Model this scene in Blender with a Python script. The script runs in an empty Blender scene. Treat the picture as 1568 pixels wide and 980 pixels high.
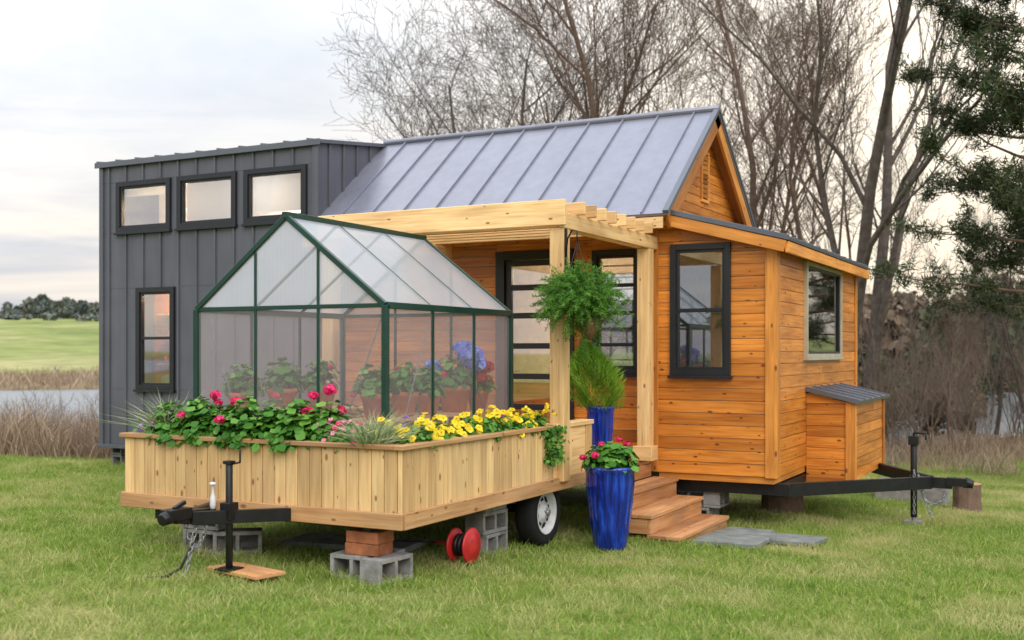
import bpy, math, random
import numpy as np
from mathutils import Vector, Matrix
random.seed(7); rng=np.random.default_rng(7)
R=math.radians
scene=bpy.context.scene
COL=scene.collection

# ---------------------------------------------------------------- materials
def newmat(name):
    m=bpy.data.materials.new(name); m.use_nodes=True
    nt=m.node_tree; b=nt.nodes['Principled BSDF']
    return m,nt,b
def N(nt,t,**k):
    n=nt.nodes.new(t)
    for a,v in k.items(): setattr(n,a,v)
    return n
def ramp(nt,stops,fac=None,interp='LINEAR'):
    r=N(nt,'ShaderNodeValToRGB'); e=r.color_ramp.elements; r.color_ramp.interpolation=interp
    while len(e)<len(stops): e.new(0.5)
    for i,(p,c) in enumerate(stops):
        e[i].position=p; e[i].color=(c[0],c[1],c[2],1)
    if fac is not None: nt.links.new(fac,r.inputs[0])
    return r
def mixc(nt,a,b,fac,mode='MIX'):
    n=N(nt,'ShaderNodeMix',data_type='RGBA',blend_type=mode)
    for s,v in ((n.inputs[0],fac),(n.inputs[6],a),(n.inputs[7],b)):
        if hasattr(v,'links'): nt.links.new(v,s)
        elif isinstance(v,(int,float)): s.default_value=v
        else: s.default_value=(v[0],v[1],v[2],1)
    return n.outputs[2]
def mth(nt,op,a,b=None,c=None):
    n=N(nt,'ShaderNodeMath',operation=op)
    for i,v in enumerate((a,b,c)):
        if v is None: continue
        if hasattr(v,'links'): nt.links.new(v,n.inputs[i])
        else: n.inputs[i].default_value=v
    return n.outputs[0]
def noise(nt,vec,scale,detail=4,rough=0.55,dist=0):
    n=N(nt,'ShaderNodeTexNoise'); n.inputs['Scale'].default_value=scale
    n.inputs['Detail'].default_value=detail; n.inputs['Roughness'].default_value=rough
    n.inputs['Distortion'].default_value=dist
    if vec is not None: nt.links.new(vec,n.inputs['Vector'])
    return n.outputs['Fac']
def mapping(nt,vec,scale=(1,1,1),loc=None):
    m=N(nt,'ShaderNodeMapping'); m.inputs['Scale'].default_value=scale
    nt.links.new(vec,m.inputs['Vector'])
    if loc is not None: nt.links.new(loc,m.inputs['Location'])
    return m.outputs[0]
def bump(nt,b,h,strength=0.3,dist=0.01):
    n=N(nt,'ShaderNodeBump'); n.inputs['Strength'].default_value=strength; n.inputs['Distance'].default_value=dist
    nt.links.new(h,n.inputs['Height']); nt.links.new(n.outputs[0],b.inputs['Normal'])
def attr(nt,name='rnd'):
    a=N(nt,'ShaderNodeAttribute'); a.attribute_name=name; return a.outputs['Fac']

def wood(name,dark,mid,light,rough=0.5,knot=(0.08,0.03,0.01),knotdens=0.55,spec=0.4,weather=0.0,var=1.0,ksz=1.0):
    m,nt,b=newmat(name)
    uv=N(nt,'ShaderNodeUVMap').outputs[0]
    r=attr(nt); cmb=N(nt,'ShaderNodeCombineXYZ')
    nt.links.new(mth(nt,'MULTIPLY',r,41.3),cmb.inputs[0]); nt.links.new(mth(nt,'MULTIPLY',r,17.7),cmb.inputs[1])
    v=mapping(nt,uv,(1,1,1),cmb.outputs[0])
    g=noise(nt,mapping(nt,v,(1.6,38,1)),1.0,4,0.6,0.6)
    g2=noise(nt,mapping(nt,v,(1.2,6,1)),1.0,2)
    col=ramp(nt,[(0.25,dark),(0.5,mid),(0.75,light)],g).outputs[0]
    def tv(c): return tuple(1+(x-1)*var for x in c)
    tint=ramp(nt,[(0,tv((0.60,0.52,0.46))),(0.35,tv((0.90,0.87,0.82))),(0.7,tv((1.05,1.05,1.05))),(1,tv((1.3,1.28,1.25)))],r).outputs[0]
    col=mixc(nt,col,tint,1.0,'MULTIPLY')
    col=mixc(nt,col,ramp(nt,[(0.3,tv((0.72,0.66,0.6))),(0.65,(1.1,1.1,1.1))],g2).outputs[0],1.0,'MULTIPLY')
    vo=N(nt,'ShaderNodeTexVoronoi',voronoi_dimensions='2D'); vo.inputs['Scale'].default_value=1
    nt.links.new(mapping(nt,v,(4.2,8.5,1)),vo.inputs['Vector'])
    sx=N(nt,'ShaderNodeSeparateColor'); nt.links.new(vo.outputs['Color'],sx.inputs[0])
    has=mth(nt,'GREATER_THAN',sx.outputs[0],knotdens)
    sz=mth(nt,'MULTIPLY_ADD',sx.outputs[1],0.12*ksz,0.06*ksz)
    k=mth(nt,'SUBTRACT',1.0,mth(nt,'DIVIDE',vo.outputs['Distance'],sz)); k=mth(nt,'MULTIPLY',mth(nt,'MINIMUM',mth(nt,'MAXIMUM',mth(nt,'MULTIPLY',k,2.2),0.0),1.0),has)
    col=mixc(nt,col,knot,mth(nt,'MULTIPLY',k,0.85))
    if weather>0:
        geo=N(nt,'ShaderNodeNewGeometry'); w=noise(nt,geo.outputs['Position'],1.7,4)
        col=mixc(nt,col,(0.25,0.2,0.15),mth(nt,'MULTIPLY',ramp(nt,[(0.45,(0,0,0)),(0.7,(1,1,1))],w).outputs[0],weather))
    nt.links.new(col,b.inputs['Base Color']); b.inputs['Roughness'].default_value=rough
    b.inputs['Specular IOR Level'].default_value=spec
    bump(nt,b,g,0.25,0.004)
    return m
def plain(name,col,rough=0.5,metal=0,spec=0.5,var=0.15,scale=8,bmp=0,coat=0,streak=0):
    m,nt,b=newmat(name)
    tc=N(nt,'ShaderNodeTexCoord').outputs['Object']
    n=noise(nt,tc,scale,4)
    c0=tuple(c*(1-var) for c in col); c1=tuple(min(1,c*(1+var)) for c in col)
    cc=ramp(nt,[(0.3,c0),(0.7,c1)],n).outputs[0]
    if streak:
        st=noise(nt,mapping(nt,tc,(7,7,.5)),1.0,4,.6)
        cc=mixc(nt,cc,ramp(nt,[(.35,(1-streak,)*3),(.65,(1+streak,)*3)],st).outputs[0],1.0,'MULTIPLY')
    nt.links.new(cc,b.inputs['Base Color'])
    nt.links.new(mth(nt,'MULTIPLY_ADD',n,0.2,max(0,rough-0.1)),b.inputs['Roughness'])
    b.inputs['Metallic'].default_value=metal; b.inputs['Specular IOR Level'].default_value=spec
    b.inputs['Coat Weight'].default_value=coat
    if bmp: bump(nt,b,noise(nt,tc,scale*8,3),bmp,0.01)
    return m
def leafmat(name,cols,rough=0.55,trans=0.25,pos=None):
    m,nt,b=newmat(name)
    r=attr(nt); st=[(i/(len(cols)-1),c) for i,c in enumerate(cols)]
    col=ramp(nt,st,r).outputs[0]
    if pos:
        geo=N(nt,'ShaderNodeNewGeometry')
        w=noise(nt,geo.outputs['Position'],pos[0],3,0.65)
        col=mixc(nt,col,pos[1],ramp(nt,[(pos[2],(0,0,0)),(pos[3],(1,1,1))],w).outputs[0])
    nt.links.new(col,b.inputs['Base Color']); b.inputs['Roughness'].default_value=rough
    b.inputs['Specular IOR Level'].default_value=0.25
    if trans>0:
        t=N(nt,'ShaderNodeBsdfTranslucent'); nt.links.new(col,t.inputs[0])
        mx=N(nt,'ShaderNodeMixShader'); mx.inputs[0].default_value=trans
        nt.links.new(b.outputs[0],mx.inputs[1]); nt.links.new(t.outputs[0],mx.inputs[2])
        nt.links.new(mx.outputs[0],nt.nodes['Material Output'].inputs[0])
    return m
def glass(name,tint,refl,rough=0.02):
    m,nt,b=newmat(name)
    tr=N(nt,'ShaderNodeBsdfTransparent'); tr.inputs[0].default_value=(*tint,1)
    gl=N(nt,'ShaderNodeBsdfGlossy'); gl.inputs['Roughness'].default_value=rough; gl.inputs[0].default_value=(0.95,0.97,1,1)
    lw=N(nt,'ShaderNodeLayerWeight'); lw.inputs[0].default_value=0.35
    f=mth(nt,'MULTIPLY_ADD',lw.outputs['Fresnel'],0.6,refl)
    mx=N(nt,'ShaderNodeMixShader'); nt.links.new(f,mx.inputs[0]); nt.links.new(tr.outputs[0],mx.inputs[1]); nt.links.new(gl.outputs[0],mx.inputs[2])
    nt.links.new(mx.outputs[0],nt.nodes['Material Output'].inputs[0])
    return m
def poly(name,op,col,amp=.10):
    m,nt,b=newmat(name)
    tr=N(nt,'ShaderNodeBsdfTransparent'); tr.inputs[0].default_value=(0.95,0.93,0.94,1)
    uv=N(nt,'ShaderNodeUVMap').outputs[0]
    w=N(nt,'ShaderNodeTexWave'); w.inputs['Scale'].default_value=22; nt.links.new(uv,w.inputs[0])
    b.inputs['Base Color'].default_value=(*col,1); b.inputs['Roughness'].default_value=0.15
    b.inputs['Specular IOR Level'].default_value=0.9
    t=N(nt,'ShaderNodeBsdfTranslucent'); t.inputs[0].default_value=(*col,1)
    m1=N(nt,'ShaderNodeMixShader'); m1.inputs[0].default_value=0.45
    nt.links.new(b.outputs[0],m1.inputs[1]); nt.links.new(t.outputs[0],m1.inputs[2])
    f=mth(nt,'MULTIPLY_ADD',w.outputs['Fac'],amp,op-amp/2)
    f=mth(nt,'ADD',f,mth(nt,'MULTIPLY',noise(nt,N(nt,'ShaderNodeTexCoord').outputs['Object'],2.2,3),0.14))
    mx=N(nt,'ShaderNodeMixShader'); nt.links.new(f,mx.inputs[0])
    nt.links.new(tr.outputs[0],mx.inputs[1]); nt.links.new(m1.outputs[0],mx.inputs[2])
    nt.links.new(mx.outputs[0],nt.nodes['Material Output'].inputs[0])
    return m

CEDAR=wood('cedar_siding',(0.37,0.11,0.014),(0.64,0.228,0.035),(0.78,0.33,0.065),0.36,(0.11,0.026,0.007),0.5,ksz=.85,var=.8)
CEDTRIM=wood('cedar_trim',(0.42,0.15,0.025),(0.67,0.27,0.05),(0.78,0.36,0.08),0.42,(0.16,0.05,0.012),0.8)
PINE=wood('pine_boards',(0.50,0.31,0.13),(0.68,0.45,0.205),(0.77,0.55,0.28),0.55,(0.20,0.075,0.025),0.50,weather=0.18,var=.6,ksz=.9)
PINEDK=wood('pine_trim',(0.40,0.20,0.08),(0.58,0.33,0.15),(0.68,0.42,0.21),0.6,(0.20,0.08,0.03),0.6,weather=0.25,var=.8)
DOUG=wood('fir_beams',(0.55,0.32,0.12),(0.76,0.50,0.23),(0.84,0.61,0.33),0.5,(0.22,0.09,0.03),0.72,var=.7,ksz=.8)
STEPW=wood('step_wood',(0.38,0.16,0.06),(0.58,0.29,0.12),(0.68,0.38,0.18),0.6,(0.18,0.07,0.03),0.75,weather=0.3)
DARKMET=plain('dark_metal_panel',(0.098,0.102,0.122),0.42,0.1,0.5,0.12,1.5,streak=.08)
ROOFM=plain('roof_metal',(0.225,0.23,0.28),0.32,0.3,0.5,0.08,1.2,streak=.06)
ROOFTR=plain('roof_trim_metal',(0.13,0.14,0.165),0.4,0.4,0.5,0.1,2)
BLACKF=plain('black_frame',(0.012,0.013,0.017),0.4,0,0.5,0.1)
CREAM=plain('cream_frame',(0.42,0.38,0.28),0.5)
GREENF=plain('green_aluminium',(0.008,0.045,0.032),0.35,0.2,0.5,0.15,5)
GALV=plain('galvanised',(0.32,0.33,0.34),0.45,0.6)
STRUT=plain('dull_aluminium',(0.16,0.165,0.17),0.6,0.2)
BLACKS=plain('black_steel',(0.012,0.012,0.013),0.45,0.3,0.5,0.3,12,0.1)
CONC=plain('concrete_block',(0.25,0.24,0.23),0.9,0,0.2,0.35,9,0.6)
BRICK=plain('brick_block',(0.33,0.12,0.055),0.9,0,0.2,0.35,9,0.5)
TERRA=plain('terracotta',(0.55,0.19,0.08),0.8,0,0.3,0.15,10)
SOIL=plain('soil',(0.035,0.022,0.013),0.95,0,0.1,0.4,30,0.6)
RUBBER=plain('tyre_rubber',(0.012,0.012,0.012),0.8,0,0.3,0.2,20,0.2)
WHITEP=plain('white_paint',(0.60,0.61,0.62),0.4)
REDP=plain('red_paint',(0.50,0.018,0.02),0.4,0,.5,.25,6)
WALLIN=plain('interior_pale',(0.74,0.70,0.64),0.8)
SLATE=plain('slate',(0.19,0.205,0.19),0.8,0,0.3,0.35,5,0.4)
COIR=plain('coir',(0.16,0.10,0.05),0.95,0,0.1,0.35,40,0.6)
SHADE,nt,b=newmat('roller_shade'); t=N(nt,'ShaderNodeBsdfTranslucent'); t.inputs[0].default_value=(.85,.82,.78,1); b.inputs['Base Color'].default_value=(.75,.73,.71,1)
mx=N(nt,'ShaderNodeMixShader'); mx.inputs[0].default_value=.45; nt.links.new(b.outputs[0],mx.inputs[1]); nt.links.new(t.outputs[0],mx.inputs[2]); nt.links.new(mx.outputs[0],nt.nodes['Material Output'].inputs[0])
GLASS=glass('window_glass',(0.94,0.95,0.95),0.05)
GLASSR=glass('window_glass_reflective',(0.74,0.78,0.80),0.20)
GLASSD=glass('window_glass_screened',(0.40,0.40,0.40),0.13)
POLYW=poly('polycarbonate_wall',0.17,(0.78,0.69,0.72))
POLYG=poly('polycarbonate_gable',0.40,(0.82,0.84,0.88))
POLYR=poly('polycarbonate_roof',0.55,(0.74,0.79,0.86))
BARK=plain('bark',(0.125,0.10,0.085),0.9,0,0.2,0.35,6,0.4)
BARKR=plain('bark_warm',(0.165,0.11,0.08),0.9,0,0.2,0.3,6,0.4)
TWIG=plain('shrub_twig',(0.20,0.15,0.115),0.9,0,0.2,0.45,1.5)
BLUE,nt,b=newmat('blue_glaze')
tc=N(nt,'ShaderNodeTexCoord').outputs['Object']
n=noise(nt,mapping(nt,tc,(22,22,2.0)),1.0,3,0.6,0.3)
nt.links.new(ramp(nt,[(0.3,(0.001,0.005,0.06)),(0.5,(0.003,0.020,0.25)),(0.68,(0.008,0.07,0.5)),(0.8,(0.04,0.16,0.62))],n).outputs[0],b.inputs['Base Color'])
b.inputs['Roughness'].default_value=0.10; b.inputs['Coat Weight'].default_value=0.6
bump(nt,b,n,0.8,0.02)

# ---------------------------------------------------------------- builders
def empty(name,loc=(0,0,0),parent=None):
    e=bpy.data.objects.new(name,None); e.location=loc; e.empty_display_size=0.3; COL.objects.link(e)
    return e
def attach(o,parent):
    if parent is not None:
        o.parent=parent; o.matrix_parent_inverse=Matrix.Translation(-Vector(parent.location))
class MB:
    def __init__(s): s.v=[];s.f=[];s.uv=[];s.r=[];s.m=[];s.sm=[];s.mats=[]
    def mi(s,mat):
        if mat not in s.mats: s.mats.append(mat)
        return s.mats.index(mat)
    def face(s,pts,mat,rnd=0.5,uvs=None,smooth=False):
        k=len(s.v); s.v+= [tuple(p) for p in pts]; s.f.append(tuple(range(k,k+len(pts))))
        s.uv+= uvs if uvs else [(0,0)]*len(pts); s.r.append(rnd); s.m.append(s.mi(mat)); s.sm.append(smooth)
    def box(s,c,size,mat,M=None,rnd=None):
        if rnd is None: rnd=random.random()
        c=Vector(c); hx,hy,hz=[a/2 for a in size]; k=len(s.v)
        L=max(range(3),key=lambda i:size[i])
        loc=[(-hx,-hy,-hz),(hx,-hy,-hz),(hx,hy,-hz),(-hx,hy,-hz),(-hx,-hy,hz),(hx,-hy,hz),(hx,hy,hz),(-hx,hy,hz)]
        for p in loc:
            q=Vector(p)
            if M is not None: q=M@q
            s.v.append(tuple(q+c))
        mi=s.mi(mat)
        for f,ax in (((0,3,2,1),2),((4,5,6,7),2),((0,1,5,4),1),((2,3,7,6),1),((1,2,6,5),0),((3,0,4,7),0)):
            s.f.append(tuple(k+i for i in f)); t=[a for a in range(3) if a!=ax]
            if L in t: ua=L; va=[a for a in t if a!=L][0]
            else: ua,va=t
            for i in f: s.uv.append((loc[i][ua],loc[i][va]+ax*0.37))
            s.r.append(rnd); s.m.append(mi); s.sm.append(False)
    def bb(s,a,b,mat,rnd=None):
        s.box([(a[i]+b[i])/2 for i in range(3)],[abs(b[i]-a[i]) for i in range(3)],mat,None,rnd)
    def beam(s,p,q,w,h,mat,up=(0,0,1),rnd=None):
        p=Vector(p);q=Vector(q); d=q-p; L=d.length; x=d.normalized(); y=Vector(up).cross(x).normalized(); z=x.cross(y)
        M=Matrix((x,y,z)).transposed(); s.box((p+q)/2,(L,w,h),mat,M,rnd)
    def prism(s,pts,n,t,mat,U,rnd=None):
        if rnd is None: rnd=random.random()
        n=Vector(n); U=Vector(U); V=n.cross(U); P=[Vector(p) for p in pts]; Q=[p-n*t for p in P]
        uv=[(p.dot(U),p.dot(V)) for p in P]; s.face(P,mat,rnd,uv)
        s.face(Q[::-1],mat,rnd,uv[::-1])
        for i in range(len(P)):
            j=(i+1)%len(P); s.face([P[i],Q[i],Q[j],P[j]],mat,rnd,[uv[i],uv[i],uv[j],uv[j]])
    def tube(s,pts,rad,n,mat,smooth=True,rnd=0.5,caps=True):
        pts=[Vector(p) for p in pts]; k0=len(s.v); mi=s.mi(mat)
        if not hasattr(rad,'__len__'): rad=[rad]*len(pts)
        prev=None
        for i,p in enumerate(pts):
            d=(pts[min(i+1,len(pts)-1)]-pts[max(i-1,0)]).normalized()
            a=prev if prev is not None else (Vector((0,0,1)) if abs(d.z)<0.9 else Vector((1,0,0)))
            x=(a-d*a.dot(d)).normalized(); y=d.cross(x); prev=x
            for j in range(n):
                t=2*math.pi*j/n; s.v.append(tuple(p+(x*math.cos(t)+y*math.sin(t))*rad[i]))
        for i in range(len(pts)-1):
            for j in range(n):
                a=k0+i*n+j;b_=k0+i*n+(j+1)%n
                s.f.append((a,b_,b_+n,a+n)); s.uv+=[(i*.1,j*.1)]*4; s.r.append(rnd); s.m.append(mi); s.sm.append(smooth)
        if caps:
            e=k0+(len(pts)-1)*n
            for f in (tuple(k0+j for j in range(n))[::-1],tuple(e+j for j in range(n))):
                s.f.append(f); s.uv+=[(0,0)]*n; s.r.append(rnd); s.m.append(mi); s.sm.append(False)
    def lathe(s,c,prof,n,mat,axis='Z',smooth=True,rib=0,nr=16):
        k0=len(s.v); mi=s.mi(mat); c=Vector(c)
        for (r,z) in prof:
            for j in range(n):
                t=2*math.pi*j/n; rr=r*(1+rib*math.cos(nr*t))
                a,b2=rr*math.cos(t),rr*math.sin(t)
                p=(a,b2,z) if axis=='Z' else ((z,a,b2) if axis=='X' else (a,z,b2))
                s.v.append(tuple(c+Vector(p)))
        for i in range(len(prof)-1):
            for j in range(n):
                a=k0+i*n+j;b_=k0+i*n+(j+1)%n
                s.f.append((a,b_,b_+n,a+n)); s.uv+=[(j/n,i/len(prof))]*4; s.r.append(.5); s.m.append(mi); s.sm.append(smooth)
    def build(s,name,parent=None,bevel=0):
        me=bpy.data.meshes.new(name); me.from_pydata(s.v,[],s.f)
        for m in s.mats: me.materials.append(m)
        uvl=me.uv_layers.new(name='UVMap'); uvl.data.foreach_set('uv',np.array(s.uv,dtype=np.float32).ravel())
        a=me.attributes.new('rnd','FLOAT','FACE'); a.data.foreach_set('value',np.array(s.r,dtype=np.float32))
        me.polygons.foreach_set('material_index',s.m); me.polygons.foreach_set('use_smooth',s.sm)
        me.update()
        o=bpy.data.objects.new(name,me); COL.objects.link(o); attach(o,parent)
        if bevel:
            bv=o.modifiers.new('bevel','BEVEL'); bv.width=bevel; bv.segments=1; bv.limit_method='ANGLE'
        return o
class Soup:
    def __init__(s): s.p=[]; s.mats=[]
    def add(s,V,mat,rnd=None):
        V=np.asarray(V,dtype=np.float32)
        if mat not in s.mats: s.mats.append(mat)
        if rnd is None: rnd=rng.random(len(V))
        s.p.append((V,s.mats.index(mat),np.asarray(rnd,dtype=np.float32)))
    def build(s,name,parent=None,link=True):
        me=bpy.data.meshes.new(name)
        co=np.concatenate([V.reshape(-1,3) for V,_,_ in s.p]); 
        lt=np.concatenate([np.full(len(V),V.shape[1],dtype=np.int32) for V,_,_ in s.p])
        ls=np.concatenate([[0],np.cumsum(lt)[:-1]]).astype(np.int32)
        me.vertices.add(len(co)); me.vertices.foreach_set('co',co.ravel())
        me.loops.add(len(co)); me.loops.foreach_set('vertex_index',np.arange(len(co),dtype=np.int32))
        me.polygons.add(len(lt)); me.polygons.foreach_set('loop_start',ls); me.polygons.foreach_set('loop_total',lt)
        me.polygons.foreach_set('material_index',np.concatenate([np.full(len(V),m,dtype=np.int32) for V,m,_ in s.p]))
        for m in s.mats: me.materials.append(m)
        a=me.attributes.new('rnd','FLOAT','FACE'); a.data.foreach_set('value',np.concatenate([r for _,_,r in s.p]))
        me.update(calc_edges=True)
        if not link: return me
        o=bpy.data.objects.new(name,me); COL.objects.link(o); attach(o,parent); return o
def unit(a): return a/np.maximum(np.linalg.norm(a,axis=-1,keepdims=True),1e-9)
def rdir(n,up=0.0):
    v=rng.normal(size=(n,3)); v[:,2]+=up; return unit(v)
def ngons(C,Nn,rad,k,stretch=1.0):
    C=np.asarray(C);Nn=unit(np.asarray(Nn)); n=len(C); rad=np.broadcast_to(np.asarray(rad,dtype=float),(n,))
    a=unit(np.cross(Nn,rdir(n))); b_=np.cross(Nn,a); t=np.arange(k)*2*np.pi/k
    return C[:,None,:]+rad[:,None,None]*(np.cos(t)[None,:,None]*a[:,None,:]*stretch+np.sin(t)[None,:,None]*b_[:,None,:])
def blades(base,dirs,length,width,bend):
    n=len(base); side=unit(np.cross(dirs,rdir(n)))*width[:,None]/2
    lat=rng.normal(size=(n,3)); lat[:,2]=0; lat=unit(lat)
    mid=base+dirs*length[:,None]*0.55+lat*(bend*0.25*length)[:,None]
    tip=base+dirs*length[:,None]*(1-0.2*np.minimum(bend,2))[:,None]+lat*(bend*length)[:,None]*0.8
    q=np.stack([base-side,base+side,mid+side*.8,mid-side*.8],1); t=np.stack([mid-side*.8,mid+side*.8,tip],1)
    return q,t

# ---------------------------------------------------------------- terrain
def sst(a,b_,x): 
    t=np.clip((x-a)/(b_-a),0,1); return t*t*(3-2*t)
def gz(X,Y):
    X=np.asarray(X,dtype=float);Y=np.asarray(Y,dtype=float)
    pl=-.0223*(X+6)-.0439*(Y-6.5)
    base=np.minimum(np.maximum(pl,-0.92),0.5)
    s=-.77*X+.64*Y
    m=sst(21,38,s); 
    m=m*(1-sst(-12,4,X)*.95)
    base=base*(1-m)-1.75*m
    h=-1.75+ sst(82,90,s)*1.0+np.clip(s-88,0,132)*.066
    base=np.where(s>82,np.maximum(h,np.where(X>0,base,-9)),base)
    base=base+0.015*np.sin(X*1.7+Y*.6)*np.sin(Y*1.3-X*.4)*(s<25)
    return base
def g(x,y): return float(gz(x,y))
ax=np.sinh(np.linspace(-5.2,5.2,260))/np.sinh(5.2)*900
GX,GY=np.meshgrid(ax-6,ax+14,indexing='ij')
GZ=gz(GX,GY); nn=len(ax)
S_=-.77*GX+.64*GY
vv=np.stack([GX,GY,GZ],-1).reshape(-1,3)
idx=np.arange(nn*nn).reshape(nn,nn)
fc=np.stack([idx[:-1,:-1],idx[1:,:-1],idx[1:,1:],idx[:-1,1:]],-1).reshape(-1,4)
me=bpy.data.meshes.new('ground'); me.from_pydata(vv.tolist(),[],fc.tolist())
a=me.attributes.new('dry','FLOAT','POINT'); a.data.foreach_set('value',(sst(19,24,S_)*(1-sst(95,100,S_))).astype(np.float32).ravel())
a=me.attributes.new('field','FLOAT','POINT'); a.data.foreach_set('value',sst(95,101,S_).astype(np.float32).ravel())
me.polygons.foreach_set('use_smooth',[True]*len(fc))
GM,nt,b=newmat('grass_ground')
geo=N(nt,'ShaderNodeNewGeometry').outputs['Position']
n1=noise(nt,geo,0.7,4,0.6); n2=noise(nt,geo,30,3,0.7); n3=noise(nt,geo,0.05,4)
lawn=ramp(nt,[(0.3,(0.09,0.15,0.022)),(0.5,(0.17,0.21,0.045)),(0.7,(0.30,0.27,0.10))],n1).outputs[0]
lawn=mixc(nt,lawn,ramp(nt,[(0.3,(0.5,0.5,0.5)),(0.7,(1.3,1.3,1.3))],n2).outputs[0],1.0,'MULTIPLY')
dry=ramp(nt,[(0.3,(0.13,0.10,0.05)),(0.5,(0.22,0.17,0.09)),(0.7,(0.30,0.23,0.13))],noise(nt,geo,0.9,5)).outputs[0]
fld=ramp(nt,[(0.3,(0.16,0.20,0.06)),(0.5,(0.24,0.27,0.09)),(0.7,(0.36,0.33,0.16))],n3).outputs[0]
fld=mixc(nt,fld,ramp(nt,[(0.3,(0.75,0.75,0.75)),(0.7,(1.2,1.2,1.15))],noise(nt,mapping(nt,geo,(.3,.3,1)),1.0,4)).outputs[0],1.0,'MULTIPLY')
c=mixc(nt,lawn,dry,attr(nt,'dry')); c=mixc(nt,c,fld,attr(nt,'field'))
nt.links.new(c,b.inputs['Base Color']); b.inputs['Roughness'].default_value=0.95; b.inputs['Specular IOR Level'].default_value=0.1
bump(nt,b,n2,0.6,0.03)
me.materials.append(GM)
COL.objects.link(bpy.data.objects.new('ground',me))
WM,nt,b=newmat('water'); b.inputs['Base Color'].default_value=(0.12,0.135,0.145,1); b.inputs['Roughness'].default_value=0.30
b.inputs['Specular IOR Level'].default_value=1.0; b.inputs['IOR'].default_value=1.6
geo=N(nt,'ShaderNodeNewGeometry').outputs['Position']; bump(nt,b,noise(nt,geo,1.6,3),0.5,0.12)
mb=MB(); w=Vector((-.77,.64,0)); l=Vector((.64,.77,0))
mb.face([w*24-l*400+Vector((0,0,-1)),w*95-l*400+Vector((0,0,-1)),w*95+l*60+Vector((0,0,-1)),w*24+l*60+Vector((0,0,-1))][::-1],WM)
mb.build('pond_water')

# ---------------------------------------------------------------- lawn blades
GRASS=leafmat('grass_blades',[(0.09,0.18,0.018),(0.17,0.29,0.035),(0.27,0.38,0.065),(0.41,0.43,0.13),(0.57,0.50,0.25)],0.6,0.3,(0.8,(0.60,0.53,0.25),0.47,0.74))
lawn=empty('lawn_grass',(-5,12,0))
tiles=[]
for ti in range(5):
    n=2900; s=Soup()
    cl=rng.random((60,2))-.5
    P=rng.random((n,2))-.5
    k=rng.integers(0,60,n//2); P[:n//2]=cl[k]+rng.normal(size=(n//2,2))*.05; P=np.clip(P,-.54,.54)
    base=np.concatenate([P,np.full((n,1),-.012)],1)
    d=rdir(n)*.5; d[:,2]=1; d=unit(d)
    L=.025+.055*rng.random(n)**1.6; L[:n//2]*=1.4
    q,t=blades(base,d,L,rng.uniform(.004,.008,n),rng.uniform(.1,1.1,n))
    r=np.clip(rng.beta(2,2.4,n),0,1)
    s.add(q,GRASS,r); s.add(t,GRASS,r); tiles.append(s.build('grass_patch_mesh',link=False))
cam_f=(-.4633,.8862); cam_r=(.8862,.4633)
for i in range(-26,14):
    for j in range(2,32):
        x=i+.5; y=j+.5
        d=x*cam_f[0]+y*cam_f[1]; rr=x*cam_r[0]+y*cam_r[1]
        if d<4 or d>26 or abs(rr)>.5*d+1.5: continue
        if -.77*x+.64*y>20.5: continue
        if -12.8<x<-3.8 and y>13.2 and y<18: continue
        o=bpy.data.objects.new('grass_patch',random.choice(tiles)); COL.objects.link(o)
        zx=(g(x+.5,y)-g(x-.5,y)); zy=(g(x,y+.5)-g(x,y-.5))
        nrm=Vector((-zx,-zy,1)).normalized(); q=Vector((0,0,1)).rotation_difference(nrm)
        o.rotation_mode='QUATERNION'; o.rotation_quaternion=q@Matrix.Rotation(R(90*random.randint(0,3)),3,'Z').to_quaternion()
        sc=random.uniform(.85,1.25); o.scale=(1.04,1.04,sc); o.location=(x,y,g(x,y)); attach(o,lawn)
s=Soup()
def tufts(pts,n,h0,h1):
    for (x,y) in pts:
        m=n; P=np.stack([x+rng.normal(size=m)*.09,y+rng.normal(size=m)*.09],1); Z=gz(P[:,0],P[:,1])-.01
        d=rdir(m)*.45; d[:,2]=1; q,t=blades(np.stack([P[:,0],P[:,1],Z],1),unit(d),rng.uniform(h0,h1,m),rng.uniform(.004,.008,m),rng.uniform(.2,1.0,m)); r=rng.beta(2,2.4,m); s.add(q,GRASS,r); s.add(t,GRASS,r)
tufts([(-5.3+random.uniform(-.15,.8),6.93+random.uniform(-.1,.15)) for _ in range(10)],45,.06,.15)
tufts([(-6.9+random.uniform(-.1,.8),7.02+random.uniform(-.1,.2)) for _ in range(10)],45,.06,.16)
tufts([(-4.75+random.uniform(-.15,.1),8.5+random.uniform(-.1,1.6)) for _ in range(12)],45,.06,.15)
tufts([(-3.6+random.uniform(-.7,.1),10.52+random.uniform(-.08,.04)) for _ in range(10)],45,.05,.12)
tufts([(random.uniform(-4.6,-2.5),12.3+random.uniform(-.3,.8)) for _ in range(26)],45,.06,.16)
tufts([(random.uniform(-3.6,-2.6),10.65+random.uniform(-.1,.1)) for _ in range(10)],40,.05,.10)
tufts([(random.uniform(-13.8,-9),12.3+random.uniform(-.2,.5)) for _ in range(40)],45,.08,.2)
tufts([(random.uniform(-16,2),random.uniform(5.5,16)) for _ in range(320)],26,.06,.12)
s.build('long_grass_tufts')

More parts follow.
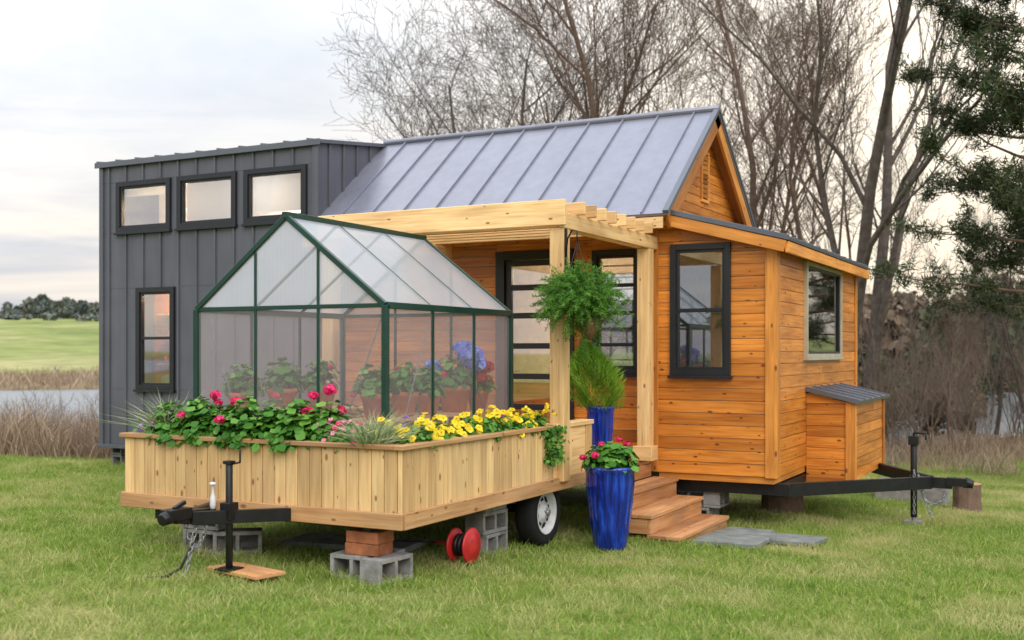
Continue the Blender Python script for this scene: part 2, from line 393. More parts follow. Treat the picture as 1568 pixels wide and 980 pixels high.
# ---------------------------------------------------------------- generic parts
def wallgrid(mb,x0,x1,z0,z1,y,th,ops,mat,axis='Y'):
    xs=sorted({x0,x1,*[o[0] for o in ops],*[o[1] for o in ops]}); zs=sorted({z0,z1,*[o[2] for o in ops],*[o[3] for o in ops]})
    for a,b_ in zip(xs,xs[1:]):
        for c,d in zip(zs,zs[1:]):
            mx,mz=(a+b_)/2,(c+d)/2
            if any(o[0]<mx<o[1] and o[2]<mz<o[3] for o in ops): continue
            if axis=='Y': mb.bb((a,y,c),(b_,y+th,d),mat,.5)
            else: mb.bb((y-th,a,c),(y,b_,d),mat,.5)
def siding(mb,O,U,Nn,zb,zt,span,ops,mat,h=.142,t=.022):
    O=Vector(O);U=Vector(U);Nn=Vector(Nn); z=zb; gap=.007
    def piece(a0,a1,b0,b1,z0,z1):
        if a1-a0<.01 or z1-z0<.008: return
        P=lambda u,z:O+U*u+Vector((0,0,z))
        pts=[P(a0,z0),P(a1,z0),P(b1,z1),P(b0,z1)]
        if (pts[1]-pts[0]).cross(pts[2]-pts[1]).dot(Nn)<0: pts=pts[::-1]
        tt=t-random.uniform(0,.003)
        mb.prism([p+Nn*tt for p in pts],Nn,tt,mat,U)
    while z<zt-.01:
        z0,z1=z,min(z+h-gap,zt); (a0,a1)=span(z0);(b0,b1)=span(z1)
        cuts=sorted([o for o in ops if o[2]<z1 and o[3]>z0])
        cur=(a0,b0); segs=[]
        for o in cuts:
            segs.append((cur[0],o[0],cur[1],o[0])); cur=(o[1],o[1])
            if o[2]>z0: piece(o[0],o[1],o[0],o[1],z0,min(o[2],z1))
            if o[3]<z1: piece(o[0],o[1],o[0],o[1],max(o[3],z0),z1)
        segs.append((cur[0],a1,cur[1],b1))
        for (p,q,r_,s_) in segs:
            if q-p>1.5 and random.random()<.5:
                m=random.uniform(p+.4,q-.4); m=min(m,s_-.05) if s_-.05>r_ else m
                piece(p,m-.001,r_,m-.001,z0,z1); piece(m+.001,q,m+.001,s_,z0,z1)
            else: piece(p,q,r_,s_,z0,z1)
        z+=h
def window(mbf,mbg,a0,a1,z0,z1,plane,axis,fr=.075,bars=(),matf=BLACKF,matg=GLASS,proud=.045,vb=(),sash=None):
    sg=-1 if axis=='Y' else 1; sm=sash or matf
    def put(p0,p1,c0,c1,d0,d1,mat,mb=mbf):
        if axis=='Y': mb.bb((p0,plane+sg*d0,c0),(p1,plane+sg*d1,c1),mat,.5)
        else: mb.bb((plane+sg*d0,p0,c0),(plane+sg*d1,p1,c1),mat,.5)
    put(a0-.0,a0+fr,z0,z1,-.05,proud,matf); put(a1-fr,a1,z0,z1,-.05,proud,matf)
    put(a0+fr,a1-fr,z1-fr,z1,-.05,proud,matf); put(a0+fr,a1-fr,z0,z0+fr,-.05,proud,matf)
    f2=.03
    i0,i1,j0,j1=a0+fr,a1-fr,z0+fr,z1-fr
    put(i0,i0+f2,j0,j1,-.045,proud-.025,sm); put(i1-f2,i1,j0,j1,-.045,proud-.025,sm)
    put(i0+f2,i1-f2,j1-f2,j1,-.045,proud-.025,sm); put(i0+f2,i1-f2,j0,j0+f2,-.045,proud-.025,sm)
    for bz in bars: put(i0+f2,i1-f2,bz-.022,bz+.022,-.04,proud-.02,matf)
    for bx in vb: put(bx-.02,bx+.02,j0+f2,j1-f2,-.038,proud-.022,sm)
    put(i0+f2,i1-f2,j0+f2,j1-f2,-.012,-.006,matg,mbg)
    put(a0-.02,a1+.02,z0-.035,z0-.001,-.01,proud+.025,matf)

# ================================================================ TINY HOUSE
house=empty('tiny_house',(-8.5,14,0))
YF=12.35; YB=15.62
mb=MB()
ops=[(-13.35,-12.23,3.55,4.33),(-12.09,-10.95,3.55,4.33),(-10.80,-9.68,3.55,4.33),(-12.93,-12.15,1.136,2.69)]
wallgrid(mb,-13.7,-9.5,.28,4.62,YF,.1,ops,DARKMET)
x=-13.52
while x<-9.55:
    cuts=sorted([(o[2],o[3]) for o in ops if o[0]-.02<x<o[1]+.02]); z=.27
    for c0,c1 in cuts+[(4.6,5)]:
        if c0-z>.02: mb.bb((x-.014,YF-.03,z),(x+.014,YF,c0),DARKMET,.5)
        z=c1
    x+=.36
mb.bb((-13.72,YF-.035,.27),(-13.64,YF-.001,4.63),DARKMET); mb.bb((-9.56,YF-.035,.3),(-9.48,YF-.001,4.63),DARKMET)
mb.bb((-13.75,YF-.04,.22),(-9.5,YF+.02,.279),DARKMET)
def zt(y): return 4.62+(y-YF)*.125
def slabX(x0,x1,z0,mat):
    P=[(x1,YF+.1,z0),(x1,YB,z0),(x1,YB,zt(YB)),(x1,YF+.1,zt(YF+.1))]; mb.prism(P,(1,0,0),x1-x0,mat,(0,1,0))
slabX(-9.6,-9.5,.28,DARKMET); slabX(-13.7,-13.6,.28,DARKMET)
mb.bb((-13.6,YB-.1,.28),(-9.6,YB-.001,zt(YB)),DARKMET)
y=YF+.25
while y<YB:
    mb.bb((-9.5,y-.014,3.0),(-9.47,y+.014,zt(y)-.02),DARKMET); y+=.33
mb.build('metal_wall',house,.004)
mb=MB()
def rz(y): return zt(y)+.04
P=[(-13.76,YF-.05,rz(YF-.05)),(-9.44,YF-.05,rz(YF-.05)),(-9.44,YB+.1,rz(YB+.1)),(-13.76,YB+.1,rz(YB+.1))]
nrm=Vector((0,-.125,1)).normalized(); mb.prism(P,nrm,.05,ROOFTR,(1,0,0))
x=-13.74
while x<-9.4:
    mb.beam((x,YF-.06,rz(YF)+.0),(x,YB+.1,rz(YB)+.015),.022,.045,ROOFTR); x+=.41
mb.bb((-13.78,YF-.07,4.575),(-9.42,YF-.05,4.66),ROOFTR)
mb.build('metal_box_roof',house,.003)
EY,EZ,RY,RZ=12.02,3.30,14.0,4.86
X0,X1=-9.5,-4.28
mb=MB()
def slope(sgn):
    e=RY+sgn*(RY-EY)
    n=Vector((0,sgn*(RZ-EZ),(RY-EY))).normalized()
    P=[(X0,e,EZ),(X1,e,EZ),(X1,RY,RZ),(X0,RY,RZ)]
    if sgn>0: P=P[::-1]
    mb.prism(P,n,.035,ROOFM,(1,0,0))
    off=n*.014
    x=X0+.40
    while x<X1-.1:
        mb.beam(Vector((x,e,EZ))+off,Vector((x,RY,RZ))+off,.016,.032,ROOFM,up=n); x+=.50
    mb.beam(Vector((X1-.02,e,EZ))+off,Vector((X1-.02,RY,RZ))+off,.07,.045,ROOFTR,up=n)
slope(-1); slope(1)
mb.tube([(X0,RY,RZ+.02),(X1+.01,RY,RZ+.02)],.045,8,ROOFM)
mb.build('standing_seam_roof',house,.002)
mb=MB()
for sgn in (-1,1):
    e=RY+sgn*(RY-EY); n=Vector((0,sgn*(RZ-EZ),(RY-EY))).normalized()
    off=-n*.125
    mb.beam(Vector((X1-.03,e+sgn*-.02,EZ))+off,Vector((X1-.03,RY,RZ))+off,.04,.17,CEDTRIM,up=n)
    mb.beam(Vector((X1-.13,e,EZ))+off*.5,Vector((X1-.13,RY,RZ))+off*.5,.15,.02,CEDTRIM,up=n)
mb.bb((X0,EY-.0,EZ-.17),(X1-.06,EY+.03,EZ-.04),DOUG)
x=X0
while x<-4.6: mb.bb((x,EY+.03,EZ-.10),(x+.136,13.0,EZ-.07),DOUG); x+=.14
mb.build('roof_fascia',house,.003)
mb=MB()
def gspan(z):
    f=(RZ-.10-z)/(RZ-EZ); h=max(0,f*(RY-EY)); h=min(h,RY-YF); return (RY-h,RY+h)
siding(mb,(-4.5,0,0),(0,1,0),(1,0,0),3.0,4.7,gspan,[(13.87,14.13,3.72,4.28)],CEDAR,h=.12)
wallgrid(mb,YF,YB,.3,3.2,-4.5,.08,[],WALLIN,'X')
mb.prism([(-4.5,YF,3.2),(-4.5,YB,3.2),(-4.5,14.2,4.65),(-4.5,13.8,4.65)],(1,0,0),.05,BLACKF,(0,1,0))
for i in range(9): mb.box((-4.47,14.0,3.75+i*.062),(.03,.22,.045),CEDTRIM,Matrix.Rotation(R(30),3,'Y'))
for yy in (13.86,14.14): mb.bb((-4.5,yy-.025,3.70),(-4.455,yy+.025,4.30),CEDTRIM)
mb.bb((-4.5,13.84,4.30),(-4.455,14.16,4.34),CEDTRIM); mb.bb((-4.5,13.84,3.66),(-4.455,14.16,3.70),CEDTRIM)
mb.build('gable_wall',house,.003)
YP=13.0; mb=MB()
pops=[(-7.01,-5.88,.50,3.04),(-5.62,-4.96,1.43,3.0)]
siding(mb,(0,YP,0),(1,0,0),(0,-1,0),.3,3.2,lambda z:(-9.5,-4.5),pops,CEDAR)
wallgrid(mb,-9.5,-4.58,.3,3.2,YP+.005,.1,pops,WALLIN)
siding(mb,(-4.5,0,0),(0,1,0),(-1,0,0),.3,3.2,lambda z:(YF+.02,YP),[],CEDAR)
mb.bb((-4.61,YF-.035,.30),(-4.5,YF+.06,3.2),CEDTRIM)
wallgrid(mb,-9.5,-4.5,.3,3.3,YB-.1,.1,[(-7.2,-5.6,1.3,2.9)],WALLIN)
wallgrid(mb,-9.5,-4.5,.3,3.3,YB,.02,[(-7.2,-5.6,1.3,2.9)],CEDAR)
mb.build('porch_wall',house,.003)
LX0,LX1,LY1=-4.5,-3.14,17.1
mb=MB()
fops=[(-4.346+.03,-3.626-.03,1.436+.03,2.96-.03)]
def lspan(z):
    if z<=2.91: return (LX0,LX1)
    return (LX0,max(LX0+.02,min(LX1,-4.4+(3.24-z)/.262)))
siding(mb,(0,YF,0),(1,0,0),(0,-1,0),.30,3.27,lspan,fops,CEDAR)
wallgrid(mb,LX0,LX1-.03,.3,2.9,YF+.003,.08,fops,WALLIN)
sops=[(13.75,15.84,1.66,2.80)]
siding(mb,(LX1,0,0),(0,1,0),(1,0,0),.30,2.95,lambda z:(YF,LY1),sops,CEDAR)
wallgrid(mb,YF+.09,LY1,.3,2.92,LX1-.003,.08,sops,WALLIN,'X')
wallgrid(mb,LX0,LX1-.09,.3,2.9,LY1-.08,.08,[(-4.2,-3.5,1.2,2.7)],WALLIN)
mb.bb((LX1-.09,YF-.045,.29),(LX1+.045,YF-.0225,2.98),CEDTRIM); mb.bb((LX1+.0225,YF-.022,.29),(LX1+.045,YF+.10,2.98),CEDTRIM)
mb.bb((LX1+.0225,LY1-.09,.29),(LX1+.045,LY1+.02,2.95),CEDTRIM)
mb.bb((-4.5,YF+.0,.22),(LX1,LY1,.295),CEDTRIM)
mb.build('leanto_siding',house,.003)
mb=MB()
a,b_=(-4.42,3.36),(-2.93,2.97)
nn_=Vector((a[1]-b_[1],0,b_[0]-a[0])).normalized()
P=[(a[0],YF-.2,a[1]),(b_[0],YF-.2,b_[1]),(b_[0],LY1+.2,b_[1]),(a[0],LY1+.2,a[1])]
mb.prism(P,nn_,.03,ROOFTR,(0,1,0))
y=YF-.18
while y<LY1+.2: mb.beam(Vector((a[0],y,a[1]))+nn_*.012,Vector((b_[0],y,b_[1]))+nn_*.012,.022,.028,ROOFTR,up=nn_); y+=.4
for yy in (YF-.17,LY1+.17): mb.beam(Vector((a[0],yy,a[1]))-nn_*.10,Vector((b_[0]-.02,yy,b_[1]))-nn_*.10,.04,.13,CEDTRIM,up=nn_)
mb.bb((b_[0]-.05,YF-.15,b_[1]-.165),(b_[0]-.012,LY1+.15,b_[1]-.04),CEDTRIM)
P=[Vector(p)-nn_*.12 for p in [(a[0],YF-.15,a[1]),(b_[0]-.05,YF-.15,b_[1]),(b_[0]-.05,LY1+.15,b_[1]),(a[0],LY1+.15,a[1])]]
mb.prism(P,nn_,.02,CEDTRIM,(0,1,0))
mb.build('leanto_roof',house,.003)
mf=MB(); mg=MB()
for o in ops[:3]: window(mf,mg,*o,YF,'Y',matg=GLASS)
window(mf,mg,*ops[3],YF,'Y',bars=(1.92,),matg=GLASS)
window(mf,mg,-4.346,-3.626,1.436,2.96,YF-.022,'Y',fr=.07,bars=(2.19,),matg=GLASSR)
window(mf,mg,13.72,15.87,1.64,2.83,LX1+.022,'X',fr=.045,matf=CREAM,matg=GLASSD,sash=BLACKF)
window(mf,mg,*pops[1],YP-.022,'Y',bars=(2.55,2.2,1.8),matg=GLASSR)
dx0,dx1,dz0,dz1=pops[0]
for (p,q) in ((dx0,dx0+.13),(dx1-.13,dx1)): mf.bb((p,YP-.07,dz0),(q,YP+.05,dz1),BLACKF)
mf.bb((dx0+.13,YP-.07,dz1-.12),(dx1-.13,YP+.05,dz1),BLACKF)
for p in (dx0+.13,dx1-.22): mf.bb((p,YP-.03,dz0),(p+.09,YP+.03,dz1-.12),BLACKF)
for z in (.50,.95,1.35,1.75,2.15,2.52,2.84): mf.bb((dx0+.22,YP-.028,z),(dx1-.22,YP+.028,z+.075),BLACKF)
mg.bb((dx0+.22,YP-.008,dz0),(dx1-.22,YP-.002,dz1-.12),GLASSR)
mf.tube([(dx0+.20,YP-.03,1.45),(dx0+.20,YP-.09,1.45),(dx0+.30,YP-.09,1.45)],.012,8,GALV)
mf.build('window_frames',house,.004); mg.build('window_glass',house)
mb=MB()
mb.bb((-13.6,YF+.1,.3),(-4.5,YB-.1,.36),STEPW); mb.bb((-4.5,YF+.1,.3),(-3.25,LY1-.1,.36),STEPW)
mb.bb((-13.6,YF+1.0,.36),(-9.6,YF+1.05,2.9),CEDTRIM)
mb.bb((-13.6,YF+.1,2.95),(-9.6,YB-.1,3.0),CEDTRIM)
mb.bb((-13.6,YF+1.1,3.0),(-9.6,YF+1.15,4.7),WALLIN)
mb.bb((-13.6,YF+.1,4.5),(-9.6,YB-.1,4.55),WALLIN)
for z in (1.5,1.9,2.3): mb.bb((-13.3,YF+.75,z),(-11.5,YF+.99,z+.03),PINE)
for i in range(14): mb.lathe((-13.2+i*.12,YF+.85,1.53+.4*(i%2)),[(0,0),(.04,0),(.045,.08),(.03,.12)],8,WHITEP if i%3 else BRICK)
mb.bb((-12.75,YF+.3,1.1),(-12.55,YF+.5,1.35),CREAM)
mb.bb((-12.05,YF+.13,3.62),(-10.98,YF+.135,4.32),SHADE); mb.bb((-10.76,YF+.13,3.72),(-9.72,YF+.135,4.32),SHADE); mb.bb((-13.3,YF+.13,4.12),(-12.27,YF+.135,4.32),SHADE)
for i in range(9): mb.bb((-5.55,YP+.14,1.6+i*.15),(-5.0,YP+.16,1.62+i*.15),WALLIN)
mb.bb((-4.35,15.0,.36),(-3.4,15.6,1.15),WALLIN); mb.bb((-4.4,13.4,.36),(-3.9,14.8,1.3),CEDTRIM)
mb.bb((-8.5,14.9,.36),(-6.6,15.5,1.25),CEDTRIM); mb.bb((-8.5,14.88,1.25),(-6.6,15.5,1.29),WALLIN)
mb.bb((-5.9,15.1,.36),(-5.3,15.5,2.1),CEDTRIM)
mb.bb((-9.5,YF+.7,3.12),(-4.6,YB-.1,3.18),DOUG)
mb.lathe((-12.7,YF+.5,4.06),[(.10,0),(.06,.14),(.0,.14)],12,CREAM)
mb.build('interior_fittings',house)
# --- toolbox
mb=MB(); TX=-2.57; TY0,TY1=13.86,16.0
siding(mb,(0,TY0,0),(1,0,0),(0,-1,0),.13,1.20,lambda z:(LX1+.024,TX if z<1.08 else max(LX1+.03,TX-(z-1.08)*3.8)),[],CEDAR,h=.135)
siding(mb,(TX,0,0),(0,1,0),(1,0,0),.13,1.08,lambda z:(TY0,TY1),[],CEDAR,h=.135)
mb.bb((LX1+.023,TY0+.002,.12),(TX-.002,TY1,1.07),CEDTRIM)
mb.bb((TX-.07,TY0-.045,.11),(TX+.045,TY0-.023,1.10),CEDTRIM); mb.bb((TX+.023,TY0-.022,.11),(TX+.045,TY0+.07,1.10),CEDTRIM)
mb.bb((TX+.023,TY1-.08,.11),(TX+.045,TY1+.01,1.10),CEDTRIM)
mb.bb((LX1+.023,TY0-.045,.10),(TX-.07,TY0-.023,.17),CEDTRIM)
n2_=Vector((.232,0,1)).normalized()
P=[(LX1+.025,TY0-.09,1.265),(TX+.10,TY0-.09,1.115),(TX+.10,TY1+.09,1.115),(LX1+.025,TY1+.09,1.265)]
mb.prism(P,n2_,.04,ROOFTR,(0,1,0))
y=TY0-.07
while y<TY1+.1: mb.beam((LX1+.03,y,1.272),(TX+.10,y,1.122),.02,.022,ROOFTR,up=n2_); y+=.42
mb.build('tool_box',house,.003)
# --- trailer frame + tongue
mb=MB()
mb.bb((-13.4,YF+.12,.08),(-3.0,YF+.22,.215),BLACKS); mb.bb((-13.4,YB-.25,.08),(-3.0,YB-.15,.215),BLACKS)
for xx in (-13.2,-11,-9,-7,-5,-3.2): mb.bb((xx,YF+.22,.10),(xx+.08,YB-.25,.2),BLACKS)
for yy in (YF+.17,YB+1.0-.2): mb.beam((-3.1,yy,.14),(-1.75,14.55+(.05 if yy>14 else -.05),.095),.07,.15,BLACKS)
mb.beam((-2.0,14.56,.10),(-1.50,14.56,.09),.10,.13,BLACKS); mb.beam((-1.56,14.56,.115),(-1.33,14.56,.11),.14,.10,BLACKS)
mb.tube([(-1.36,14.56,.11),(-1.26,14.56,.09)],[.07,.05],10,BLACKS)
gz0=g(-1.95,14.56)
mb.tube([(-1.95,14.56,gz0+.1),(-1.95,14.56,.66)],.04,10,BLACKS); mb.tube([(-1.95,14.56,gz0+.02),(-1.95,14.56,gz0+.3)],.028,8,GALV)
mb.bb((-2.05,14.46,gz0),(-1.85,14.66,gz0+.06),GALV)
mb.tube([(-1.95,14.56,.66),(-1.95,14.56,.70),(-1.80,14.50,.70),(-1.80,14.50,.62)],.013,6,BLACKS)
mb.bb((-2.01,14.5,.55),(-1.89,14.62,.66),BLACKS)
def chain(mb,p,q,sag,n,mat=GALV,r=.006,L=.05):
    p=Vector(p);q=Vector(q)
    for i in range(n):
        t=(i+.5)/n; c=p.lerp(q,t); c.z-=sag*4*t*(1-t)
        t2=min(1,(i+1.5)/n); c2=p.lerp(q,t2); c2.z-=sag*4*t2*(1-t2); d=(c2-c)
        d=d.normalized() if d.length>1e-6 else Vector((0,0,-1))
        s_=d.cross(Vector((.3,.9,.2)) if i%2 else Vector((.9,-.3,.2))).normalized()
        pts=[c+d*L*.5*math.cos(a)+s_*L*.32*math.sin(a) for a in [k*math.pi/3 for k in range(7)]]
        mb.tube(pts,r,5,mat,caps=False)
chain(mb,(-1.9,14.45,.1),(-1.55,14.45,.0),.22,14); chain(mb,(-1.93,14.44,.25),(-1.93,14.44,-.3),0,12); chain(mb,(-1.88,14.43,.2),(-1.72,14.43,-.32),.05,13)
mb.build('trailer_tongue',house,.004)
def cinder(mb,c,mat=CONC,L=.40,H=.195,D=.2,t=.032,rotz=0):
    M=Matrix.Rotation(rotz,3,'Z'); c=Vector(c)
    def bx(o,s): mb.box(c+M@Vector(o),s,mat,M)
    bx((0,0,H/2-t/2),(L,D,t)); bx((0,0,-H/2+t/2),(L,D,t))
    for x in (-L/2+t/2,0,L/2-t/2): bx((x,0,0),(t,D,H-2*t-.001))
    bx((0,D/2-.012,0),(L-.01,.02,H-2*t-.002))
mb=MB()
gg=g(-4.1,12.65)
cinder(mb,(-4.15,12.62,gg+.10)); cinder(mb,(-4.15,12.84,gg+.10)); cinder(mb,(-4.22,12.66,gg+.30),rotz=.05); cinder(mb,(-3.92,12.72,gg+.30),rotz=R(90))
mb.bb((-4.4,12.5,gg+.40),(-3.8,12.9,gg+.45),PINE)
for xx in (-13.45,-9.0): cinder(mb,(xx,12.6,g(xx,12.6)+.10)); cinder(mb,(xx,12.6,g(xx,12.6)+.30))
mb.build('house_piers',house,.006)

# ================================================================ PERGOLA
perg=empty('porch_pergola',(-6,11,.45))
mb=MB()
mb.bb((-4.655,9.69,.45),(-4.505,9.84,2.905),DOUG); mb.bb((-4.655,12.03,.45),(-4.505,12.18,2.905),DOUG)
mb.bb((-7.40,9.69,.45),(-7.25,9.84,2.93),DOUG)
mb.bb((-7.42,9.645,2.93),(-4.47,9.688,3.18),DOUG); mb.bb((-7.42,9.842,2.93),(-4.60,9.885,3.18),DOUG)
mb.bb((-4.657,9.89,2.907),(-4.612,12.3,3.06),DOUG); mb.bb((-4.55,9.69,2.907),(-4.502,12.3,3.06),DOUG)
mb.bb((-7.35,9.89,2.907),(-7.30,12.3,3.06),DOUG)
for i in range(8):
    y=10.02+i*.27; mb.bb((-7.42,y-.02,3.062),(-4.42,y+.02,3.19),DOUG)
mb.bb((-4.70,12.0,.451),(-4.46,12.2,.62),DOUG)
mb.build('pergola_frame',perg,.006)
# ================================================================ DECK TRAILER
deck=empty('deck_trailer',(-6,9,.4))
DX0,DX1,DY0,DY1=-7.453,-4.577,6.97,10.5
mb=MB()
x=DX0
while x<DX1-.01:
    w=min(.118,DX1-x); mb.bb((x+.003,DY0+random.uniform(0,.003),.48),(x+w-.003,DY0+.022,.965),PINE); x+=.118
y=DY0+.03
while y<9.55:
    mb.bb((DX1-.022,y+.003,.48),(DX1-random.uniform(0,.003),y+.118-.003,.965),PINE); y+=.118
mb.bb((DX1-.02,9.62,.48),(DX1+.004,10.48,.965),DOUG)
y=DY0+.03
while y<12.2: mb.bb((DX0,y+.002,.48),(DX0+.022,y+.116,.965),PINE); y+=.118
mb.bb((DX1-.01,9.86,.48),(DX1+.022,10.0,.99),DOUG); mb.bb((DX1-.01,10.36,.48),(DX1+.022,10.5,.99),DOUG)
mb.build('skirt_boards',deck,.005)
mb=MB()
mb.bb((DX0-.02,DY0-.03,.365),(DX1+.02,DY0-.001,.492),PINEDK); mb.bb((DX1+.001,DY0,.365),(DX1+.03,10.5,.492),PINEDK)
mb.bb((DX0-.03,DY0,.365),(DX0-.001,12.2,.492),PINEDK)
mb.bb((DX0-.03,DY0-.035,.966),(DX1-.06,DY0+.10,1.003),PINEDK); mb.bb((DX1-.058,DY0-.035,.966),(DX1+.035,9.62,1.003),PINEDK)
mb.bb((DX0-.03,DY0+.102,.966),(DX0+.06,12.2,1.003),PINEDK)
mb.bb((DX1-.12,9.622,.966),(DX1+.035,10.52,1.012),DOUG)
mb.bb((DX0+.03,7.40,.47),(DX1-.42,7.425,.97),PINE); mb.bb((DX1-.40,7.42,.47),(DX1-.375,9.6,.97),PINE)
mb.build('deck_trim',deck,.005)
mb=MB()
x=DX0+.03
while x<DX1-.05:
    mb.bb((x,DY0+.04,.42),(x+.135,12.3,.452),STEPW); x+=.14
mb.bb((DX0+.03,DY0+.03,.86),(DX1-.03,7.40,.90),SOIL); mb.bb((DX1-.37,7.40,.86),(DX1-.03,9.6,.90),SOIL)
mb.build('deck_floor',deck)
mb=MB()
for xx in (DX0+.3,DX1-.4): mb.bb((xx,DY0+.06,.27),(xx+.08,12.2,.415),BLACKS)
for yy in (7.3,8.4,9.2,10.4,11.6): mb.bb((DX0+.38,yy,.29),(DX1-.40,yy+.07,.40),BLACKS)
zt_=.42; ctr=-6.02
for sx in (-1,1): mb.beam((ctr+sx*.40,6.96,zt_),(ctr+sx*.035,6.25,.455),.055,.10,BLACKS)
mb.beam((ctr,6.45,.46),(ctr,6.10,.475),.08,.09,BLACKS); mb.beam((ctr,6.24,.50),(ctr,6.02,.50),.11,.08,BLACKS); mb.tube([(ctr,6.06,.49),(ctr,5.98,.47)],[.06,.045],10,BLACKS)
mb.box((ctr,6.16,.56),(.03,.12,.03),BLACKS,Matrix.Rotation(R(20),3,'X'))
jx,jy=-5.86,6.52; gj=g(jx,jy)
mb.tube([(jx,jy,gj+.06),(jx,jy,.86)],.028,10,BLACKS); mb.tube([(jx,jy,gj+.01),(jx,jy,gj+.3)],.022,8,BLACKS)
mb.bb((jx-.08,jy-.08,gj+.04),(jx+.08,jy+.08,gj+.055),BLACKS); mb.bb((jx-.035,jy-.035,.845),(jx+.035,jy+.035,.87),BLACKS)
mb.tube([(jx,jy,.84),(jx+.09,jy+.02,.86),(jx+.09,jy+.02,.96)],.010,6,BLACKS); mb.bb((jx-.05,jy-.05,.42),(jx+.05,jy+.05,.55),BLACKS)
chain(mb,(-5.98,6.3,.42),(-6.0,6.2,.02),0.0,11); chain(mb,(-6.1,6.3,.42),(-5.93,6.35,.40),.18,12)
mb.tube([(-6.2,6.0,.03),(-6.1,6.1,.03),(-6.05,6.2,.08),(-5.98,6.28,.3)],.012,6,BLACKS)
mb.lathe((ctr+.07,6.44,.505),[(0,0),(.020,0),(.024,.03),(.020,.09),(.010,.12),(.010,.18),(.028,.185),(.026,.20),(0,.205)],12,WHITEP)
mb.build('trailer_frame',deck,.003)
mb=MB()
def wheel(mb,c):
    mb.lathe(c,[(.20,-.10),(.29,-.11),(.325,-.08),(.335,-.03),(.335,.03),(.325,.08),(.29,.105),(.215,.09),(.205,.05)],40,RUBBER,'X')
    mb.lathe(c,[(.215,.095),(.205,.10),(.195,.07),(.185,.03),(.15,.03),(.08,.06),(.06,.09),(.0,.09)],36,WHITEP,'X')
    for k in range(8):
        a=k*math.pi/4+.2; M=Matrix.Rotation(a,3,'X')
        mb.box(Vector(c)+M@Vector((.045,0,.135)),(.012,.045,.045),RUBBER,M@Matrix.Rotation(R(-25),3,'Y'))  # black blocks painted in as the shaded rim holes, no real openings
    for k in range(5):
        a=k*2*math.pi/5; M=Matrix.Rotation(a,3,'X'); p=Vector(c)+M@Vector((.085,0,.045)); mb.tube([p,p+Vector((.02,0,0))],.009,6,GALV)
    mb.tube([Vector(c)+Vector((.08,0,0)),Vector(c)+Vector((.12,0,0))],.03,10,GALV)
wheel(mb,(-4.76,9.66,g(-4.7,9.62)+.33))
wheel(mb,(-7.27,9.66,g(-7.2,9.62)+.33))
mb.tube([(-7.2,9.66,.17),(-4.8,9.66,.17)],.04,8,BLACKS)
mb.build('wheels',deck)
mb=MB()
gg=g(-4.95,7.1)
cinder(mb,(-5.05,7.08,gg+.10)); cinder(mb,(-5.04,7.32,gg+.10))
cinder(mb,(-4.80,7.10,gg+.10),rotz=R(84))
for k,(dx,rz_) in enumerate(((-.01,.04),(.0,-.03))): mb.box((-4.97+dx,7.12,gg+.245+k*.092),(.30,.22,.088),BRICK,Matrix.Rotation(rz_,3,'Z'))
gg=g(-6.67,7.1)
cinder(mb,(-6.70,7.2,gg+.10)); cinder(mb,(-6.72,7.2,gg+.30),rotz=.06); cinder(mb,(-6.42,7.25,gg+.10),rotz=.7)
gg=g(-4.85,8.8)
cinder(mb,(-4.86,8.82,gg+.10),rotz=R(90)); cinder(mb,(-4.86,8.8,gg+.30),rotz=R(85)); cinder(mb,(-4.86,8.8,gg+.43),H=.06,rotz=R(90))
mb.build('deck_piers',deck,.006)
mb=MB(); gg=g(-5.9,6.5)
mb.box((-5.75,6.58,gg+.03),(.62,.28,.022),STEPW,Matrix.Rotation(R(-12),3,'Z')); mb.build('ground_board',None)
mb=MB(); gg=g(-5.6,7.9)
mb.box((-5.9,8.2,gg+.05),(1.2,.5,.05),SLATE,Matrix.Rotation(R(8),3,'Z')); mb.build('stacked_slab',None)
mb=MB(); c=Vector((-4.62,8.10,g(-4.66,8.05)+.17))
mb.lathe(c,[(0,-.01),(.142,-.012),(.155,0),(.142,.012),(.10,.006),(.085,.018),(.04,.018),(0,.02)],28,REDP,'X')
mb.lathe(c+Vector((-.16,0,0)),[(0,-.01),(.132,-.012),(.145,0),(.132,.012),(0,.012)],28,REDP,'X')
for k in range(3): mb.lathe(c+Vector((-.04-k*.038,0,0)),[(.05,-.019),(.095,-.012),(.095,.012),(.05,.019)],20,BLACKS,'X')
mb.tube([c,c+Vector((-.36,0,0))],.014,10,REDP)
mb.tube([c+Vector((-.36,0,0)),c+Vector((-.75,-.1,.0))],.006,6,BLACKS)
mb.build('hose_reel')
mb=MB()
SY0,SY1=10.6,12.25
for k,(xr,zz) in enumerate(((-3.65,-.15),(-3.95,.05),(-4.25,.25))):
    gg=g(xr,11)-.05
    mb.bb((-4.54 if k==2 else xr-.34,SY0-.02,zz-.04),(xr-.14,SY1+.02,zz),STEPW); mb.bb((xr-.137,SY0-.02,zz-.04),(xr+.02,SY1+.02,zz),STEPW)
    mb.bb((xr-.035,SY0,zz-.2 if k else gg),(xr,SY1,zz-.042),STEPW)
    for yy in (SY0,SY1-.04): mb.bb((-4.54,yy,(zz-.2) if k else gg),(xr-.037,yy+.04,zz-.042),STEPW)
mb.bb((-4.60,SY0,.25),(-4.56,SY1,.40),STEPW)
mb.build('porch_steps',None,.005)
mb=MB(); 
for (cx,cy,sx,sy) in ((-3.24,11.05,.66,.72),(-2.85,11.65,.75,.62),(-3.35,11.85,.5,.6)):
    mb.box((cx,cy,g(cx,cy)+.04),(sx,sy,.05),SLATE,Matrix.Rotation(random.uniform(-.06,.06),3,'Z')@Matrix.Rotation(R(-2.5),3,'X'))
mb.build('stone_paver',None,.008)

